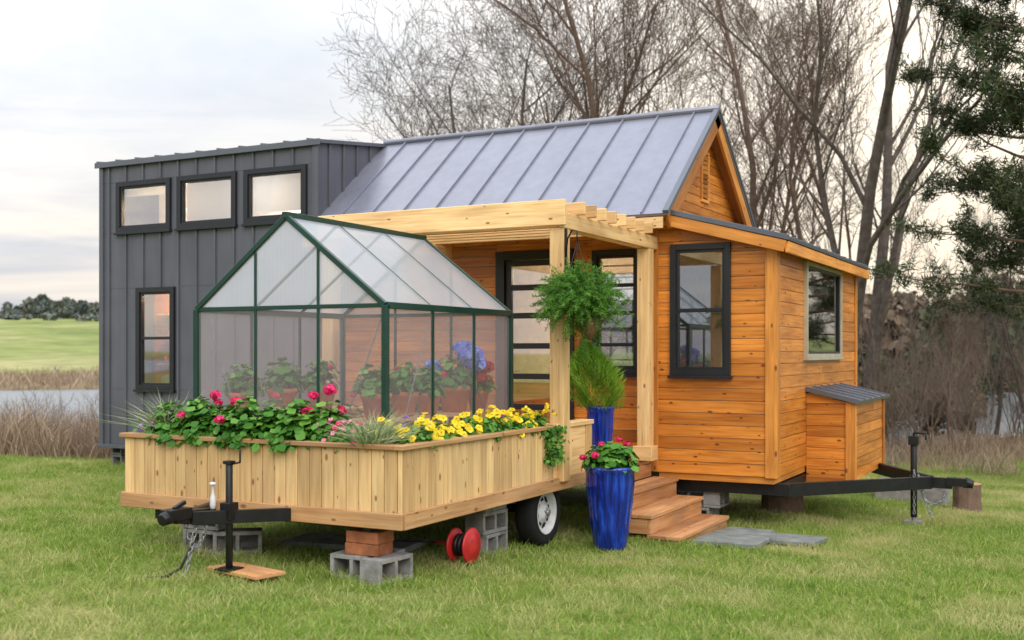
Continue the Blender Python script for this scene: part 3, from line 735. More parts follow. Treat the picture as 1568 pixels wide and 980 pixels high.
# ================================================================ GREENHOUSE
gh=empty('greenhouse',(-6.06,8.5,.45))
HX0,HX1,HY0,HY1,EH,RH=-7.07,-5.05,7.45,9.62,2.085,2.86; HC=(HX0+HX1)/2
mb=MB(); fr=.034
def gb(p,q,w=fr,h=fr,m=GREENF): mb.beam(p,q,w,h,m,up=(0,1,0) if abs(Vector(q).z-Vector(p).z)>abs(Vector(q).y-Vector(p).y) else (0,0,1))
for x in (HX0,HX1):
    for i in range(4):
        y=HY0+(HY1-HY0)*i/3; w=.05 if i in (0,3) else .026
        gb((x,y,.45),(x,y,EH),w,w)
        gb((x,y,EH),(HC,y,RH),w*.9,w*.9)
    gb((x,HY0,EH),(x,HY1,EH),.05,.055); gb((x,HY0,.47),(x,HY1,.47),.05,.05)
gb((HC,HY0-.03,RH+.01),(HC,HY1+.03,RH+.01),.06,.055)
for y in (HY0,HY1):
    gb((HX0,y,EH),(HX1,y,EH),.03,.035); gb((HX0,y,.47),(HX1,y,.47),.05,.05)
    for i in (1,2):
        x=HX0+(HX1-HX0)*i/3; zt2=EH+(RH-EH)*(2/3)
        gb((x,y,.45),(x,y,zt2),.024,.024)
for (p,q) in (((HX0+.1,HY0+.03,2.0),(HX0+.5,HY0+.03,1.0)),((HX1-.05,HY0+.03,2.0),(HX1-.6,HY0+.03,.7)),((HX1-.03,HY0+.08,.6),(HX1-.03,HY0+.72,2.0)),((HX1-.03,HY1-.08,.6),(HX1-.03,HY1-.7,1.5))):
    mb.beam(p,q,.012,.006,STRUT,up=(0,1,0))
mb.build('frame',gh,.003)
mb=MB()
def pane(pts,mat): 
    P=[Vector(p) for p in pts]; n=(P[1]-P[0]).cross(P[2]-P[1]).normalized(); U=(P[1]-P[0]).normalized(); V=n.cross(U)
    mb.face(P,mat,.5,[(p.dot(U),p.dot(V)) for p in P])
for y in (HY0-.002,HY1):
    for i in range(3):
        a=HX0+(HX1-HX0)*i/3; b2=HX0+(HX1-HX0)*(i+1)/3
        pane([(a,y,.5),(b2,y,.5),(b2,y,EH-.0),(a,y,EH-.0)],POLYW)
        f=lambda x:EH+(RH-EH)*(1-abs(x-HC)/(HX1-HC))
        if i==1: pane([(a,y,EH),(b2,y,EH),(b2,y,f(b2)),(HC,y,RH),(a,y,f(a))],POLYG)
        elif i==0: pane([(a,y,EH),(b2,y,EH),(b2,y,f(b2))],POLYG)
        else: pane([(a,y,EH),(b2,y,EH),(a,y,f(a))],POLYG)
for x in (HX0,HX1):
    for i in range(3):
        a=HY0+(HY1-HY0)*i/3; b2=HY0+(HY1-HY0)*(i+1)/3
        pane([(x,a,.5),(x,b2,.5),(x,b2,EH),(x,a,EH)],POLYW)
        P=[(x,a,EH+.012),(x,b2,EH+.012),(HC,b2,RH+.012),(HC,a,RH+.012)]
        if x==HX0: P=P[::-1]
        pane(P,POLYR)
mb.build('panels',gh)
mb=MB()
for x0,x1 in ((HX0+.06,HX0+.5),(HX1-.5,HX1-.06)):
    for z in (.75,1.12):
        for k in range(4): mb.bb((x0+k*.112,HY0+.08,z),(x0+k*.112+.1,HY1-.1,z+.02),PINE)
    for yy in (HY0+.1,8.5,HY1-.14):
        for xx in (x0,x1-.04): mb.bb((xx,yy,.45),(xx+.04,yy+.04,1.12),PINE)
mb.build('staging_bench',gh)

# ================================================================ PLANTS
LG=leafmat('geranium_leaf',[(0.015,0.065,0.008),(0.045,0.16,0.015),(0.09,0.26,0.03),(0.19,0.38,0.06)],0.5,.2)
LF=leafmat('fern_leaf',[(0.03,0.10,0.015),(0.09,0.23,0.03),(0.19,0.38,0.06)],0.5,.3)
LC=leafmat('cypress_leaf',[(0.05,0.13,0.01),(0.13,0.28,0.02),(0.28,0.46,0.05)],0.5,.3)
LV=leafmat('spider_leaf',[(0.12,0.2,0.06),(0.35,0.42,0.2),(0.6,0.62,0.42)],0.5,.3)
PK=leafmat('pink_petal',[(0.5,0.005,0.06),(0.78,0.015,0.13),(0.88,0.06,0.25)],0.5,.2)
YL=leafmat('yellow_petal',[(0.75,0.48,0.005),(0.85,0.62,0.01),(0.88,0.72,0.06)],0.5,.2)
PU=leafmat('purple_petal',[(0.12,0.03,0.25),(0.3,0.12,0.5)],0.5,.2)
WP=leafmat('pale_petal',[(0.7,0.06,0.16),(0.75,0.25,0.35),(0.8,0.5,0.55)],0.5,.2)
HB=leafmat('hydrangea_petal',[(0.08,0.14,0.65),(0.16,0.26,0.8),(0.35,0.45,0.9)],0.5,.2)
RD=leafmat('red_petal',[(0.45,0.01,0.015),(0.7,0.02,0.03)],0.5,.2)
STEM=leafmat('stem',[(0.06,0.13,0.02),(0.1,0.2,0.03)],0.5,0)
def geranium(s,c,r,h,nl,nf,petal=PK,leaf=LG,lr=.035,fr_=.042,fz=1.1,np_=34):
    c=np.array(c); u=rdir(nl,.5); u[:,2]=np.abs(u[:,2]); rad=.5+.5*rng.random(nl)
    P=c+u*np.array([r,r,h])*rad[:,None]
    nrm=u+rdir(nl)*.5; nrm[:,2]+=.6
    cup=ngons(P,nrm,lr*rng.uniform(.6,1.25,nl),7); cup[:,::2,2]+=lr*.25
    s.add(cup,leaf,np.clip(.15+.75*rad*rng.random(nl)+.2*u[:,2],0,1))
    nb=nl//6; q,t=blades(np.tile(c,(nb,1)),unit(P[:nb]-c),np.linalg.norm(P[:nb]-c,axis=1),np.full(nb,.006),np.full(nb,.1)); s.add(q,STEM); s.add(t,STEM)
    for k in range(nf):
        uu=rdir(1,1.1)[0]; uu[2]=abs(uu[2]); fc_=c+uu*np.array([r,r,h*fz]); fc_[2]+=random.uniform(0,.06)
        fs=fr_*random.uniform(.75,1.15)
        n_=np_; v=rdir(n_,.3); s.add(ngons(fc_+v*fs*np.array([1,1,.75]),v+rdir(n_)*.4,fs*.42,5),petal)
        q,t=blades(np.array([c]),unit(np.array([fc_-c])),np.array([np.linalg.norm(fc_-c)]),np.array([.006]),np.array([.05])); s.add(q,STEM)
def pansies(s,c,r,h,nl,nf,petals,lr=.02,pr=.0145):
    c=np.array(c); u=rdir(nl,.4); u[:,2]=np.abs(u[:,2]); P=c+u*np.array([r,r,h])*rng.uniform(.4,1,nl)[:,None]
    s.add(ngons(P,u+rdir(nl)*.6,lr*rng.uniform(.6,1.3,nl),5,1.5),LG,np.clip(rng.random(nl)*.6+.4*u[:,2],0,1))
    for k in range(nf):
        uu=rdir(1,.9)[0]; uu[2]=abs(uu[2]); f=c+uu*np.array([r,r,h*random.uniform(1.0,1.3)])
        nrm=unit(np.array([uu+np.array([.15,-.5,.2])+rdir(1)[0]*.45]))[0]; a=unit(np.cross(nrm,[0,0,1.]));b2=np.cross(nrm,a)
        ang=np.arange(5)*2*np.pi/5+random.random(); cc=f+(np.cos(ang)[:,None]*a+np.sin(ang)[:,None]*b2)*pr
        s.add(ngons(cc,np.tile(nrm,(5,1))+rdir(5)*.15,pr*1.03,7),random.choice(petals))
        s.add(ngons([f+nrm*.004],[nrm],pr*.3,5),SOIL)
def tuft(s,c,n,L,mat,w=.01,spread=.9,bend=1.1):
    c=np.array(c); d=rdir(n)*spread; d[:,2]=np.abs(d[:,2])+.7; d=unit(d)
    q,t=blades(c+rng.normal(size=(n,3))*np.array([.02,.02,.0]),d,L*rng.uniform(.6,1.1,n),np.full(n,w),rng.uniform(.3,bend,n)); s.add(q,mat); s.add(t,mat)
s=Soup()
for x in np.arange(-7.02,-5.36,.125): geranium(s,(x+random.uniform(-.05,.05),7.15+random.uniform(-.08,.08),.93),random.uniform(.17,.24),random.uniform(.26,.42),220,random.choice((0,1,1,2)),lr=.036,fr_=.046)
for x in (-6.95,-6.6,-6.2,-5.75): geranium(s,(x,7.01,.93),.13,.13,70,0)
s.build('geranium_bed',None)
s=Soup()
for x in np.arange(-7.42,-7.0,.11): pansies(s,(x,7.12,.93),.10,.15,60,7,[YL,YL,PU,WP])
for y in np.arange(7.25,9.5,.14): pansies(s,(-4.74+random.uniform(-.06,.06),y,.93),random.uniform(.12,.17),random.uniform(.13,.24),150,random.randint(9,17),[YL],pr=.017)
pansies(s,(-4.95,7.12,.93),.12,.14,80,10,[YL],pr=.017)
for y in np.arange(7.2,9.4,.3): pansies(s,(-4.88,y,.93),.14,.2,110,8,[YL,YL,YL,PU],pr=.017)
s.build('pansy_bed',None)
s=Soup()
for x in (-5.42,-5.3,-5.2,-5.1): 
    pansies(s,(x,7.1,.93),.14,.20,260,20,[WP,WP,PK],.016,.011)
s.build('pink_flower_bed',None)
for (x,y,L,n_) in ((-7.12,7.2,.50,260),(-4.90,7.05,.44,240),(-5.02,7.18,.36,160)):
    s=Soup(); tuft(s,(x,y,.92),n_,L,LV,.011,1.0,1.4); s.build('spider_plant',None)
s=Soup()
geranium(s,(-4.72,9.45,.93),.2,.22,240,0,lr=.028); geranium(s,(-4.70,9.2,.93),.16,.18,140,0,lr=.028)
n_=240; t=rng.random(n_); P=np.stack([-4.53+.05*rng.normal(size=n_),9.5+.09*rng.normal(size=n_)*(1-.3*t),1.0-.36*t],1)
s.add(ngons(P,rdir(n_)+np.array([1,-.6,.4]),.02*rng.uniform(.7,1.3,n_),6),LG)
for k in range(14):
    f=np.array([[-4.6+.08*random.gauss(0,1),9.4+.15*random.gauss(0,1),1.1+.1*random.random()]]); s.add(ngons(np.repeat(f,4,0)+rng.normal(size=(4,3))*.01,rdir(4)+np.array([.5,-1,.3]),.015,6),YL)
s.build('trailing_ivy',None)
def pot(mb,c,r,h,mat=TERRA):
    mb.lathe(c,[(0,0),(r*.68,0),(r*.92,h*.8),(r,h*.8),(r*1.02,h),(r*.9,h),(r*.88,h*.9),(0,h*.9)],20,mat)
for (x,y,z,r,h,kind) in ((-5.32,9.0,1.14,.16,.25,'h'),(-5.3,8.5,1.14,.12,.2,'g'),(-5.3,9.42,1.14,.11,.2,'r'),(-5.3,8.1,1.14,.13,.22,'g'),(-5.3,7.68,1.14,.13,.22,'f'),(-6.8,7.75,1.14,.14,.2,'g'),(-6.8,8.3,1.14,.15,.22,'f'),(-6.8,8.9,1.14,.15,.22,'g'),(-6.1,9.2,.47,.24,.6,'f'),(-5.75,9.3,.47,.22,.62,'r'),(-5.75,7.9,.47,.16,.5,'g'),(-6.4,7.7,.47,.18,.5,'g')):
    e=empty('potted_plant',(x,y,z)); mb=MB(); pot(mb,(x,y,z),r,h); mb.build('pot',e)
    s=Soup(); k={'h':(HB,7,.095),'g':(PK,1,.03),'r':(RD,8,.055),'f':(PK,0,.03)}[kind]
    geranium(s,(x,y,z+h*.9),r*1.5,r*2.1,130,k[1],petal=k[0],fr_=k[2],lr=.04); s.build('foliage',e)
def blue(mb,c,r,h):
    prof=[(0,0),(r*.62,0),(r*.66,.03*h),(r*.80,.25*h),(r*.93,.55*h),(r*1.0,.82*h),(r*.98,.90*h),(r*1.02,.93*h),(r*1.05,.97*h),(r*1.03,h),(r*.90,h),(r*.88,.93*h),(0,.92*h)]
    mb.lathe(c,prof,96,BLUE,rib=.016,nr=18)
e=empty('planter_pot',(-4.12,9.93,0)); z0=g(-4.12,9.93)+.01
mb=MB(); blue(mb,(-4.12,9.93,z0),.235,.80); mb.lathe((-4.12,9.93,z0+.745),[(0,0),(.2,0)],20,SOIL); mb.build('glazed_pot',e)
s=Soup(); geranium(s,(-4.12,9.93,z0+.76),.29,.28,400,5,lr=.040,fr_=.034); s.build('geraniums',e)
e=empty('planter_pot',(-4.8,11.3,.45)); mb=MB(); blue(mb,(-4.8,11.3,.45),.15,.66); mb.lathe((-4.8,11.3,1.06),[(0,0),(.13,0)],20,SOIL); mb.build('glazed_pot',e)
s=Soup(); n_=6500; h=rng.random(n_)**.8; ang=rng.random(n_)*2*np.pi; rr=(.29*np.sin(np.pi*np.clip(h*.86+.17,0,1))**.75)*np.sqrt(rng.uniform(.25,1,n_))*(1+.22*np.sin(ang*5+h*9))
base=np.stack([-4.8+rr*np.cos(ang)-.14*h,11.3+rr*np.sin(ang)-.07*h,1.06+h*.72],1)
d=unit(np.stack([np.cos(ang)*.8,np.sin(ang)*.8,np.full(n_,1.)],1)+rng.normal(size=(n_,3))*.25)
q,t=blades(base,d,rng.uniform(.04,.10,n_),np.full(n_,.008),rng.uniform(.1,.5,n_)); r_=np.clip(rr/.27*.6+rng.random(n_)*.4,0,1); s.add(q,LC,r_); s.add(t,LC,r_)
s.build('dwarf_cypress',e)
# hanging fern
hx,hy,hz=-4.30,9.56,2.24
e=empty('hanging_basket',(hx,hy,hz)); s=Soup()
def plume(P,n,wr,ln,tone):
    k=rng.integers(0,len(P)-1,n); f=rng.random((n,1)); C=P[k]*(1-f)+P[k+1]*f; tg=unit(P[k+1]-P[k])
    d=unit(tg*.7+rdir(n)); taper=(1-.45*k/len(P))
    q,t=blades(C,d,ln*taper*rng.uniform(.6,1.2,n),np.full(n,wr),rng.uniform(0,.4,n)); r_=np.clip(tone+.45*k/len(P)+rng.random(n)*.3,0,1); s.add(q,LF,r_); s.add(t,LF,r_)
for k in range(430):
    a=random.random()*2*math.pi; el=random.gauss(.25,.65); d=np.array([math.cos(a)*math.cos(el),math.sin(a)*math.cos(el),math.sin(el)])
    L=random.uniform(.30,.50)*(1+.12*math.sin(3*a)); tt=np.linspace(.1,1,9)
    P=np.array([hx,hy,hz])+np.outer(tt*L,d*np.array([1,1,.74])); P[:,2]-=tt**2*random.uniform(.02,.16)*(1 if el<1 else .4)
    plume(P,105,.0065,.062,random.uniform(0,.3))
for k in range(34):
    a=random.random()*2*math.pi; L=random.uniform(.25,.68); tt=np.linspace(0,1,9)
    P=np.stack([hx+.12+.09*math.cos(a)+.03*np.sin(tt*4+k),hy+.1*math.sin(a)+.03*np.cos(tt*5+k),hz-.05-L*tt],1)
    plume(P,70,.005,.04,0)
s.build('fern_foliage',e)
mb=MB(); mb.lathe((hx,hy,hz-.18),[(0,0),(.08,.01),(.14,.08),(.17,.19),(.15,.19),(0,.17)],18,COIR); mb.lathe((hx+.12,hy,hz-.42),[(0,0),(.05,.01),(.09,.10),(.10,.2),(0,.2)],14,COIR)
top=(hx,hy,hz+.52)
for k in range(3):
    a=k*2.1; mb.tube([(hx+.16*math.cos(a),hy+.16*math.sin(a),hz),top],.004,5,BLACKS)
mb.tube([(-4.50,9.72,2.6),(-4.46,9.69,2.80),(-4.38,9.62,2.87),(-4.31,9.57,2.85),top],.008,6,BLACKS)
mb.bb((-4.503,9.71,2.50),(-4.49,9.75,2.90),BLACKS)
mb.build('basket_hardware',e)
mb=MB(); mb.bb((-4.94,12.90,.85),(-4.72,12.977,1.03),WHITEP); mb.bb((-4.92,12.885,.87),(-4.74,12.899,1.01),WHITEP); mb.build('electrical_box',house,.004)

# ================================================================ stumps etc
def log(mb,c,r,h,seed):
    random.seed(seed); c=Vector(c); n=18
    k0=len(mb.v); rr=[r*(1+random.uniform(-.08,.08)) for _ in range(n)]
    rings=[(1.1,-.05),(1.0,h*.3),(.97,h),(.9,h+.01),(.0,h+.015)]
    for (f,z) in rings:
        for j in range(n): t=2*math.pi*j/n; mb.v.append((c.x+rr[j]*f*math.cos(t),c.y+rr[j]*f*math.sin(t),c.z+z))
    for i in range(len(rings)-1):
        for j in range(n):
            a=k0+i*n+j;b2=k0+i*n+(j+1)%n; mb.f.append((a,b2,b2+n,a+n)); mb.uv+=[(i*.2,j*.1)]*4; mb.r.append(.4); mb.m.append(mb.mi(BARKR if i<2 else STEPW)); mb.sm.append(False)
mb=MB(); log(mb,(-1.55,17.0,g(-1.55,17)),.19,.40,3); mb.build('tree_stump')
mb=MB(); log(mb,(-3.6,14.6,g(-3.6,14.6)),.26,.35,5); mb.build('tree_stump')
mb=MB(); mb.bb((-2.95,17.6,g(-2.9,17.6)-.05),(-1.9,18.2,g(-2.9,17.6)+.28),CONC); mb.build('concrete_slab',None,.02)

# ================================================================ TREES
def grow(mb,mat,seed,H,r0,spread=.55,levels=4,nch=(9,7,5,4),up=.25,start=.25,minr=.008,l0=(.38,.56)):
    rnd=random.Random(seed)
    def br(p,d,L,r,lv):
        ns=7 if lv==0 else (5 if lv==1 else 3); pts=[p.copy()]; rad=[r]; dd=d.copy(); q=p.copy(); 
        for i in range(ns):
            w=.09 if lv==0 else .15
            dd=(dd+Vector((rnd.gauss(0,w),rnd.gauss(0,w),rnd.gauss(0,w*.6)+up*(.15 if lv==0 else .35)))).normalized()
            q=q+dd*L/ns; pts.append(q.copy()); rad.append(max(minr*.6,r*(1-(i+1)/ns*(.78 if lv<levels else .8))))
        mb.tube(pts,rad,7 if lv==0 else (5 if lv==1 else 3),mat,smooth=True,caps=False)
        if lv>=levels: return
        nc=nch[lv]+rnd.randint(-1,1)
        for k in range(nc):
            t=start+(1-start)*(k+rnd.random())/nc if lv==0 else .2+.8*(k+rnd.random())/nc
            t=min(t,.98); f=t*ns; i=int(f); fr_=f-i; b0=pts[i].lerp(pts[i+1],fr_); dloc=(pts[i+1]-pts[i]).normalized()
            perp=dloc.cross(Vector((rnd.gauss(0,1),rnd.gauss(0,1),rnd.gauss(0,1)))).normalized()
            a=spread*rnd.uniform(.7,1.3)
            nd=(dloc*math.cos(a)+perp*math.sin(a)).normalized()
            nl=L*(rnd.uniform(*l0) if lv==0 else rnd.uniform(.45,.68))*(1.1-.45*t)
            nr=max(minr,(rad[i]*(1-fr_)+rad[i+1]*fr_)*rnd.uniform(.45,.62))
            br(b0,nd,nl,nr,lv+1)
    br(Vector((0,0,0)),Vector((0,0,1)),H,r0,0)
tmesh=[]
for k,(H,r0,sp,mat,nch,l0) in enumerate(((13,.17,.85,BARK,(12,8,6,5),(.45,.66)),(15,.17,.62,BARKR,(12,8,6,4),(.36,.52)),(16,.21,.40,BARK,(8,7,5,4),(.40,.62)),(12,.14,.60,BARKR,(11,7,6,4),(.34,.5)))):
    mb=MB(); grow(mb,mat,21+k,H,r0,sp,4,nch,start=.16,minr=.0085,l0=l0); o=mb.build('bare_tree'); tmesh.append(o)
def pos(u,d):
    t=(u-784)/1693; return (.8862*t-.4633)*d,(.4633*t+.8862)*d
TP=[(0,-15.3,29.4,.95,20),(0,-16.9,30.4,.9,150),(1,-12.55,28.6,1.0,40),(1,-12.6,30.3,.92,190),(3,-9.9,33.8,1.0,60),(1,-8.6,31.5,.95,300),(3,-7.1,32.0,1.0,130),(2,-5.95,28.9,1.0,10),(2,-4.9,29.3,.95,130),(0,-17.0,36.0,.95,200),(3,-13.8,37.0,1.1,80),(3,-6.0,38,1.0,220)]
used=set()
for (k,x,y,sc,rt) in TP:
    if k in used: o=bpy.data.objects.new('bare_tree',tmesh[k].data); COL.objects.link(o)
    else: o=tmesh[k]; used.add(k)
    o.location=(x,y,g(x,y)-.1); o.scale=(sc,sc,sc); o.rotation_euler=(0,0,R(rt))
rs=random.Random(5)
smesh=[]
for k in range(3):
    m2=MB()
    for j in range(6):
        k0=len(m2.v); grow(m2,TWIG,100+k*10+j,2.6,.020,.5,2,(6,5),start=.15,minr=.006)
        a=j*1.05; lean=Matrix.Rotation(rs.uniform(.05,.4),3,Vector((math.cos(a),math.sin(a),0)))
        for q in range(k0,len(m2.v)): m2.v[q]=tuple(lean@Vector(m2.v[q])+Vector((.2*math.cos(a),.2*math.sin(a),0)))
    o=m2.build('shrub_stems'); me_=o.data; bpy.data.objects.remove(o); smesh.append(me_)
thick=empty('bare_thicket',(0,28,0))
def putshrub(x,y,sc,par,ms=smesh):
    o=bpy.data.objects.new('shrub_stems',rs.choice(ms)); COL.objects.link(o); o.location=(x,y,g(x,y)-.05); o.scale=(sc,sc,sc*rs.uniform(.8,1.3)); o.rotation_euler=(0,0,rs.random()*6.3); attach(o,par)
for k in range(44):
    u=rs.uniform(1300,1640); d=rs.uniform(27,46); x,y=pos(u,d); putshrub(x,y,rs.uniform(.35,1.05),thick)
for k in range(9):
    u=rs.uniform(1330,1600); d=rs.uniform(30,52); x,y=pos(u,d); o=bpy.data.objects.new('sapling',tmesh[3 if k%2 else 2].data); COL.objects.link(o); sc=rs.uniform(.30,.46); o.location=(x,y,g(x,y)-.1); o.scale=(sc,sc,sc); o.rotation_euler=(0,0,rs.random()*6); attach(o,thick)
for k in range(26):
    u=rs.uniform(400,1300); d=rs.uniform(30,45); x,y=pos(u,d); putshrub(x,y,rs.uniform(.7,1.3),thick)
bank=empty('bank_brush',(-25,20,0))
for k in range(34):
    u=rs.uniform(-120,180); d=rs.uniform(20,26); x,y=pos(u,d); putshrub(x,y,rs.uniform(.20,.36),bank)
REED=leafmat('reed_blades',[(0.17,0.11,0.08),(0.27,0.19,0.13),(0.40,0.30,0.21),(0.54,0.44,0.32)],.8,.2)
s=Soup()
def reeds(u0,u1,d0,d1,n_,h0,h1,smin,smax,wmax=.02):
    t=(rng.uniform(u0,u1,n_)-784)/1693; d=rng.uniform(d0,d1,n_); X=(.8862*t-.4633)*d; Y=(.4633*t+.8862)*d
    Z=gz(X,Y); S=-.77*X+.64*Y; keep=(S>smin+1.2*np.sin(X*1.3+Y))&(S<smax)&(Z>-1.2); X,Y,Z=X[keep],Y[keep],Z[keep]; m=len(X)
    dd=rdir(m)*.45; dd[:,2]=1; cl=.5+.5*np.sin(X*1.9+np.sin(Y*2.3)*2)*np.sin(Y*1.7+1); hh=rng.uniform(h0,h1,m)*(.35+.95*cl)
    q,tt=blades(np.stack([X,Y,Z],1),unit(dd),np.abs(hh)+.08,rng.uniform(.4*wmax,wmax,m),rng.uniform(.05,.9,m)); r_=np.clip(rng.random(m)*.7+.3*cl,0,1); s.add(q,REED,r_); s.add(tt,REED,r_)
reeds(-200,300,18.5,26,15000,.3,.95,19.5,26)
reeds(-200,300,24,34,8000,.15,.6,25,40)
reeds(1260,1680,23,34,6000,.15,.5,18.5,99)
reeds(200,1300,24,34,5000,.3,.7,19.5,99)
reeds(-300,400,78,97,9000,.3,.9,82,99,.10)
s.build('dry_reeds',None)
DT=leafmat('distant_foliage_hazed',[(0.08,0.10,0.10),(0.12,0.145,0.13),(0.17,0.19,0.155),(0.24,0.21,0.18)],.9,0)  # aerial haze put into the leaf colours, paler and bluer
def crowns(s,u0,u1,d0,d1,n,h0,h1,nq,mat,size,lift=.48,wf=(.35,.6)):
    for k in range(n):
        u=rs.uniform(u0,u1); d=rs.uniform(d0,d1); x,y=pos(u,d); z=g(x,y); h=rs.uniform(h0,h1); w=h*rs.uniform(*wf)
        c=rng.normal(size=(nq,3)); c=unit(c)*rng.random((nq,1))**.4; P=np.array([x,y,z+h*lift])+c*np.array([w*.6,w*.6,h*.5])*(1-.35*np.maximum(c[:,2:3],0))
        tone=rs.random()*.5; s.add(ngons(P,rdir(nq),size*rng.uniform(.5,1.4,nq),5),mat,np.clip(tone+rng.random(nq)*.5,0,1))
s=Soup(); crowns(s,-350,420,205,235,90,1.2,3.4,110,DT,.38); crowns(s,40,175,200,220,16,3.5,5.6,200,DT,.38); crowns(s,-60,30,205,220,5,2.8,4.2,160,DT,.36); crowns(s,-350,420,192,196,60,.6,1.5,50,DT,.3,wf=(.8,1.4)); s.build('distant_treeline',None)
DT2=leafmat('woodland_foliage',[(0.065,0.05,0.042),(0.11,0.085,0.062),(0.19,0.14,0.095),(0.26,0.19,0.12)],.9,0)
DT3=leafmat('evergreen_foliage',[(0.03,0.045,0.025),(0.06,0.08,0.04),(0.11,0.13,0.06)],.9,0)
s=Soup(); crowns(s,1180,1800,80,125,80,6.0,11,300,DT2,.32); crowns(s,1180,1800,55,100,26,3.5,8.5,420,DT3,.20); crowns(s,1310,1800,33,50,26,.8,2.4,360,DT2,.07); crowns(s,1330,1800,33,55,12,1.5,3.6,700,DT3,.07)
s.build('distant_woodland',None)
s=Soup(); crowns(s,350,1250,130,200,90,5,9,130,DT,.5); s.build('distant_treeline',None)
PN=leafmat('pine_needles',[(0.018,0.032,0.012),(0.045,0.065,0.024),(0.10,0.125,0.045)],.6,0)
def pine(x,y,H,seed,nb=70,z0=.3,spr=.30,dens=40):
    e=empty('pine_tree',(x,y,g(x,y))); mb=MB(); r2=random.Random(seed); zb=g(x,y)-.1
    trunk=[Vector((x+.1*math.sin(i),y+.1*math.cos(i*1.3),zb+H*i/10)) for i in range(11)]; mb.tube(trunk,[.18*(1-i/11)+.02 for i in range(11)],8,BARKR)
    s=Soup(); tips=[]
    for k in range(nb):
        f=z0+(1-z0)*k/nb; z=zb+H*f; a=k*2.4+r2.uniform(-.4,.4); L=(1-f)**.5*H*spr*r2.uniform(.45,1.15)+.3
        p=Vector((x,y,z)); d=Vector((math.cos(a),math.sin(a),r2.uniform(-.05,.45))); pts=[p]
        for i in range(4): d=(d+Vector((r2.gauss(0,.18),r2.gauss(0,.18),r2.gauss(.03,.12)))).normalized(); pts.append(pts[-1]+d*L/4)
        mb.tube(pts,[.04,.03,.022,.014,.008],5,BARKR,caps=False)
        for i in range(16):
            t=r2.uniform(.3,1)*4; j=min(3,int(t)); b0=pts[j].lerp(pts[j+1],t-j); dv=(d*.6+Vector((r2.gauss(0,.7),r2.gauss(0,.7),r2.gauss(.2,.4)))).normalized(); l2=r2.uniform(.15,.6)
            b1=b0+dv*l2; mb.tube([b0,b1],[.010,.005],3,BARKR,caps=False); tips.append(tuple(b1)); 
            if r2.random()<.7: tips.append(tuple(b0.lerp(b1,.5)))
    T=np.array(tips); T=np.repeat(T,dens,0)+rng.normal(size=(len(T)*dens,3))*.075; n_=len(T); d=rdir(n_,.3)
    q,t=blades(T,d,rng.uniform(.08,.18,n_),np.full(n_,.022),np.full(n_,.1)); r_=rng.random(n_); s.add(q,PN,r_); s.add(t,PN,r_)
    mb.build('trunk_and_limbs',e); s.build('needles',e)
pine(-.70,23.6,14.0,3,92,.24,.24,44)
pine(.2,33.5,10,8,50,.25,.22,30)

# ================================================================ WORLD / LIGHT
w=bpy.data.worlds.new('World'); scene.world=w; w.use_nodes=True; nt=w.node_tree
bg=nt.nodes['Background']
sky=N(nt,'ShaderNodeTexSky',sky_type='NISHITA'); sky.sun_disc=False; sky.sun_elevation=R(38); sky.sun_rotation=R(140); sky.air_density=1.3; sky.dust_density=3
tc=N(nt,'ShaderNodeTexCoord').outputs['Generated']
sp=N(nt,'ShaderNodeSeparateXYZ'); nt.links.new(tc,sp.inputs[0])
z=mth(nt,'MAXIMUM',sp.outputs[2],0.0); den=mth(nt,'ADD',z,0.16)
cv=N(nt,'ShaderNodeCombineXYZ'); nt.links.new(mth(nt,'DIVIDE',sp.outputs[0],den),cv.inputs[0]); nt.links.new(mth(nt,'DIVIDE',sp.outputs[1],den),cv.inputs[1])
n1=noise(nt,cv.outputs[0],0.75,6,.55,.4); n2=noise(nt,mapping(nt,tc,(1.5,1.5,16)),1.6,5,.6,.6)
cl=ramp(nt,[(0.32,(0.50,0.57,0.68)),(0.5,(0.68,0.72,0.79)),(0.62,(0.90,0.90,0.91))],n1).outputs[0]
hz_=ramp(nt,[(0.38,(0.58,0.61,0.69)),(0.50,(0.88,0.82,0.78)),(0.62,(1.08,0.98,0.84))],n2).outputs[0]
hf=ramp(nt,[(0.03,(1,1,1)),(0.25,(0,0,0))],z).outputs[0]
c=mixc(nt,cl,hz_,hf)
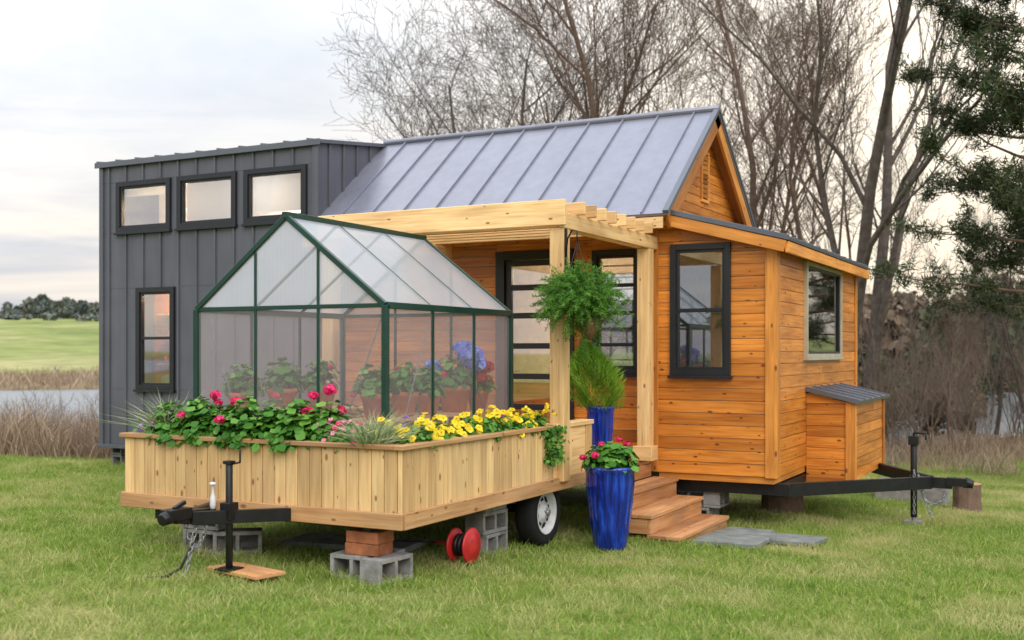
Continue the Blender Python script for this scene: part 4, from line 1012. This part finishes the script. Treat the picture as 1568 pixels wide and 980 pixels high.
dt=N(nt,'ShaderNodeVectorMath',operation='DOT_PRODUCT'); nt.links.new(tc,dt.inputs[0]); dt.inputs[1].default_value=Vector((-.03,1.08,.10)).normalized()
gl=mth(nt,'POWER',mth(nt,'MAXIMUM',dt.outputs['Value'],0.0),7.0)
c=mixc(nt,c,(1.25,1.07,0.82),mth(nt,'MULTIPLY',gl,.88))
skc=mixc(nt,sky.outputs[0],(0.09,0.09,0.09),1.0,'MULTIPLY')
c=mixc(nt,c,skc,0.12)
gain=mth(nt,'MULTIPLY_ADD',mth(nt,'POWER',z,1.4),2.5,1.06)
gc=N(nt,'ShaderNodeVectorMath',operation='SCALE'); nt.links.new(c,gc.inputs[0]); nt.links.new(gain,gc.inputs['Scale'])
nt.links.new(gc.outputs[0],bg.inputs[0]); bg.inputs[1].default_value=1.0
L=bpy.data.lights.new('sun','SUN'); L.energy=1.4; L.angle=R(36); L.color=(1,.93,.84)
lo=bpy.data.objects.new('sun',L); COL.objects.link(lo)
sd=Vector((.55,-.62,.56)).normalized(); lo.rotation_euler=sd.to_track_quat('Z','Y').to_euler()
for nm,loc,en in (('loft_lamp',(-12.6,12.95,3.95),60),('loft_lamp',(-10.6,13.0,4.0),45),('kitchen_lamp',(-12.5,12.75,2.75),85),('room_lamp',(-6.6,14.2,2.8),90)):
    l2=bpy.data.lights.new(nm,'POINT'); l2.energy=en; l2.color=(1,.74,.46) if en!=45 else (1,.9,.8); l2.shadow_soft_size=.06
    o=bpy.data.objects.new(nm,l2); o.location=loc; COL.objects.link(o); attach(o,house)

cam=bpy.data.cameras.new('camera'); cam.sensor_width=36; cam.lens=36*1693/1568; cam.shift_y=50/1568; cam.clip_end=3000
cam.dof.use_dof=True; cam.dof.focus_distance=11.0; cam.dof.aperture_fstop=1.7
co=bpy.data.objects.new('camera',cam); COL.objects.link(co); co.location=(0,0,1.7); co.rotation_euler=(R(90),0,R(27.6)); scene.camera=co
scene.view_settings.view_transform='Standard'; scene.view_settings.look='None'; scene.view_settings.exposure=0
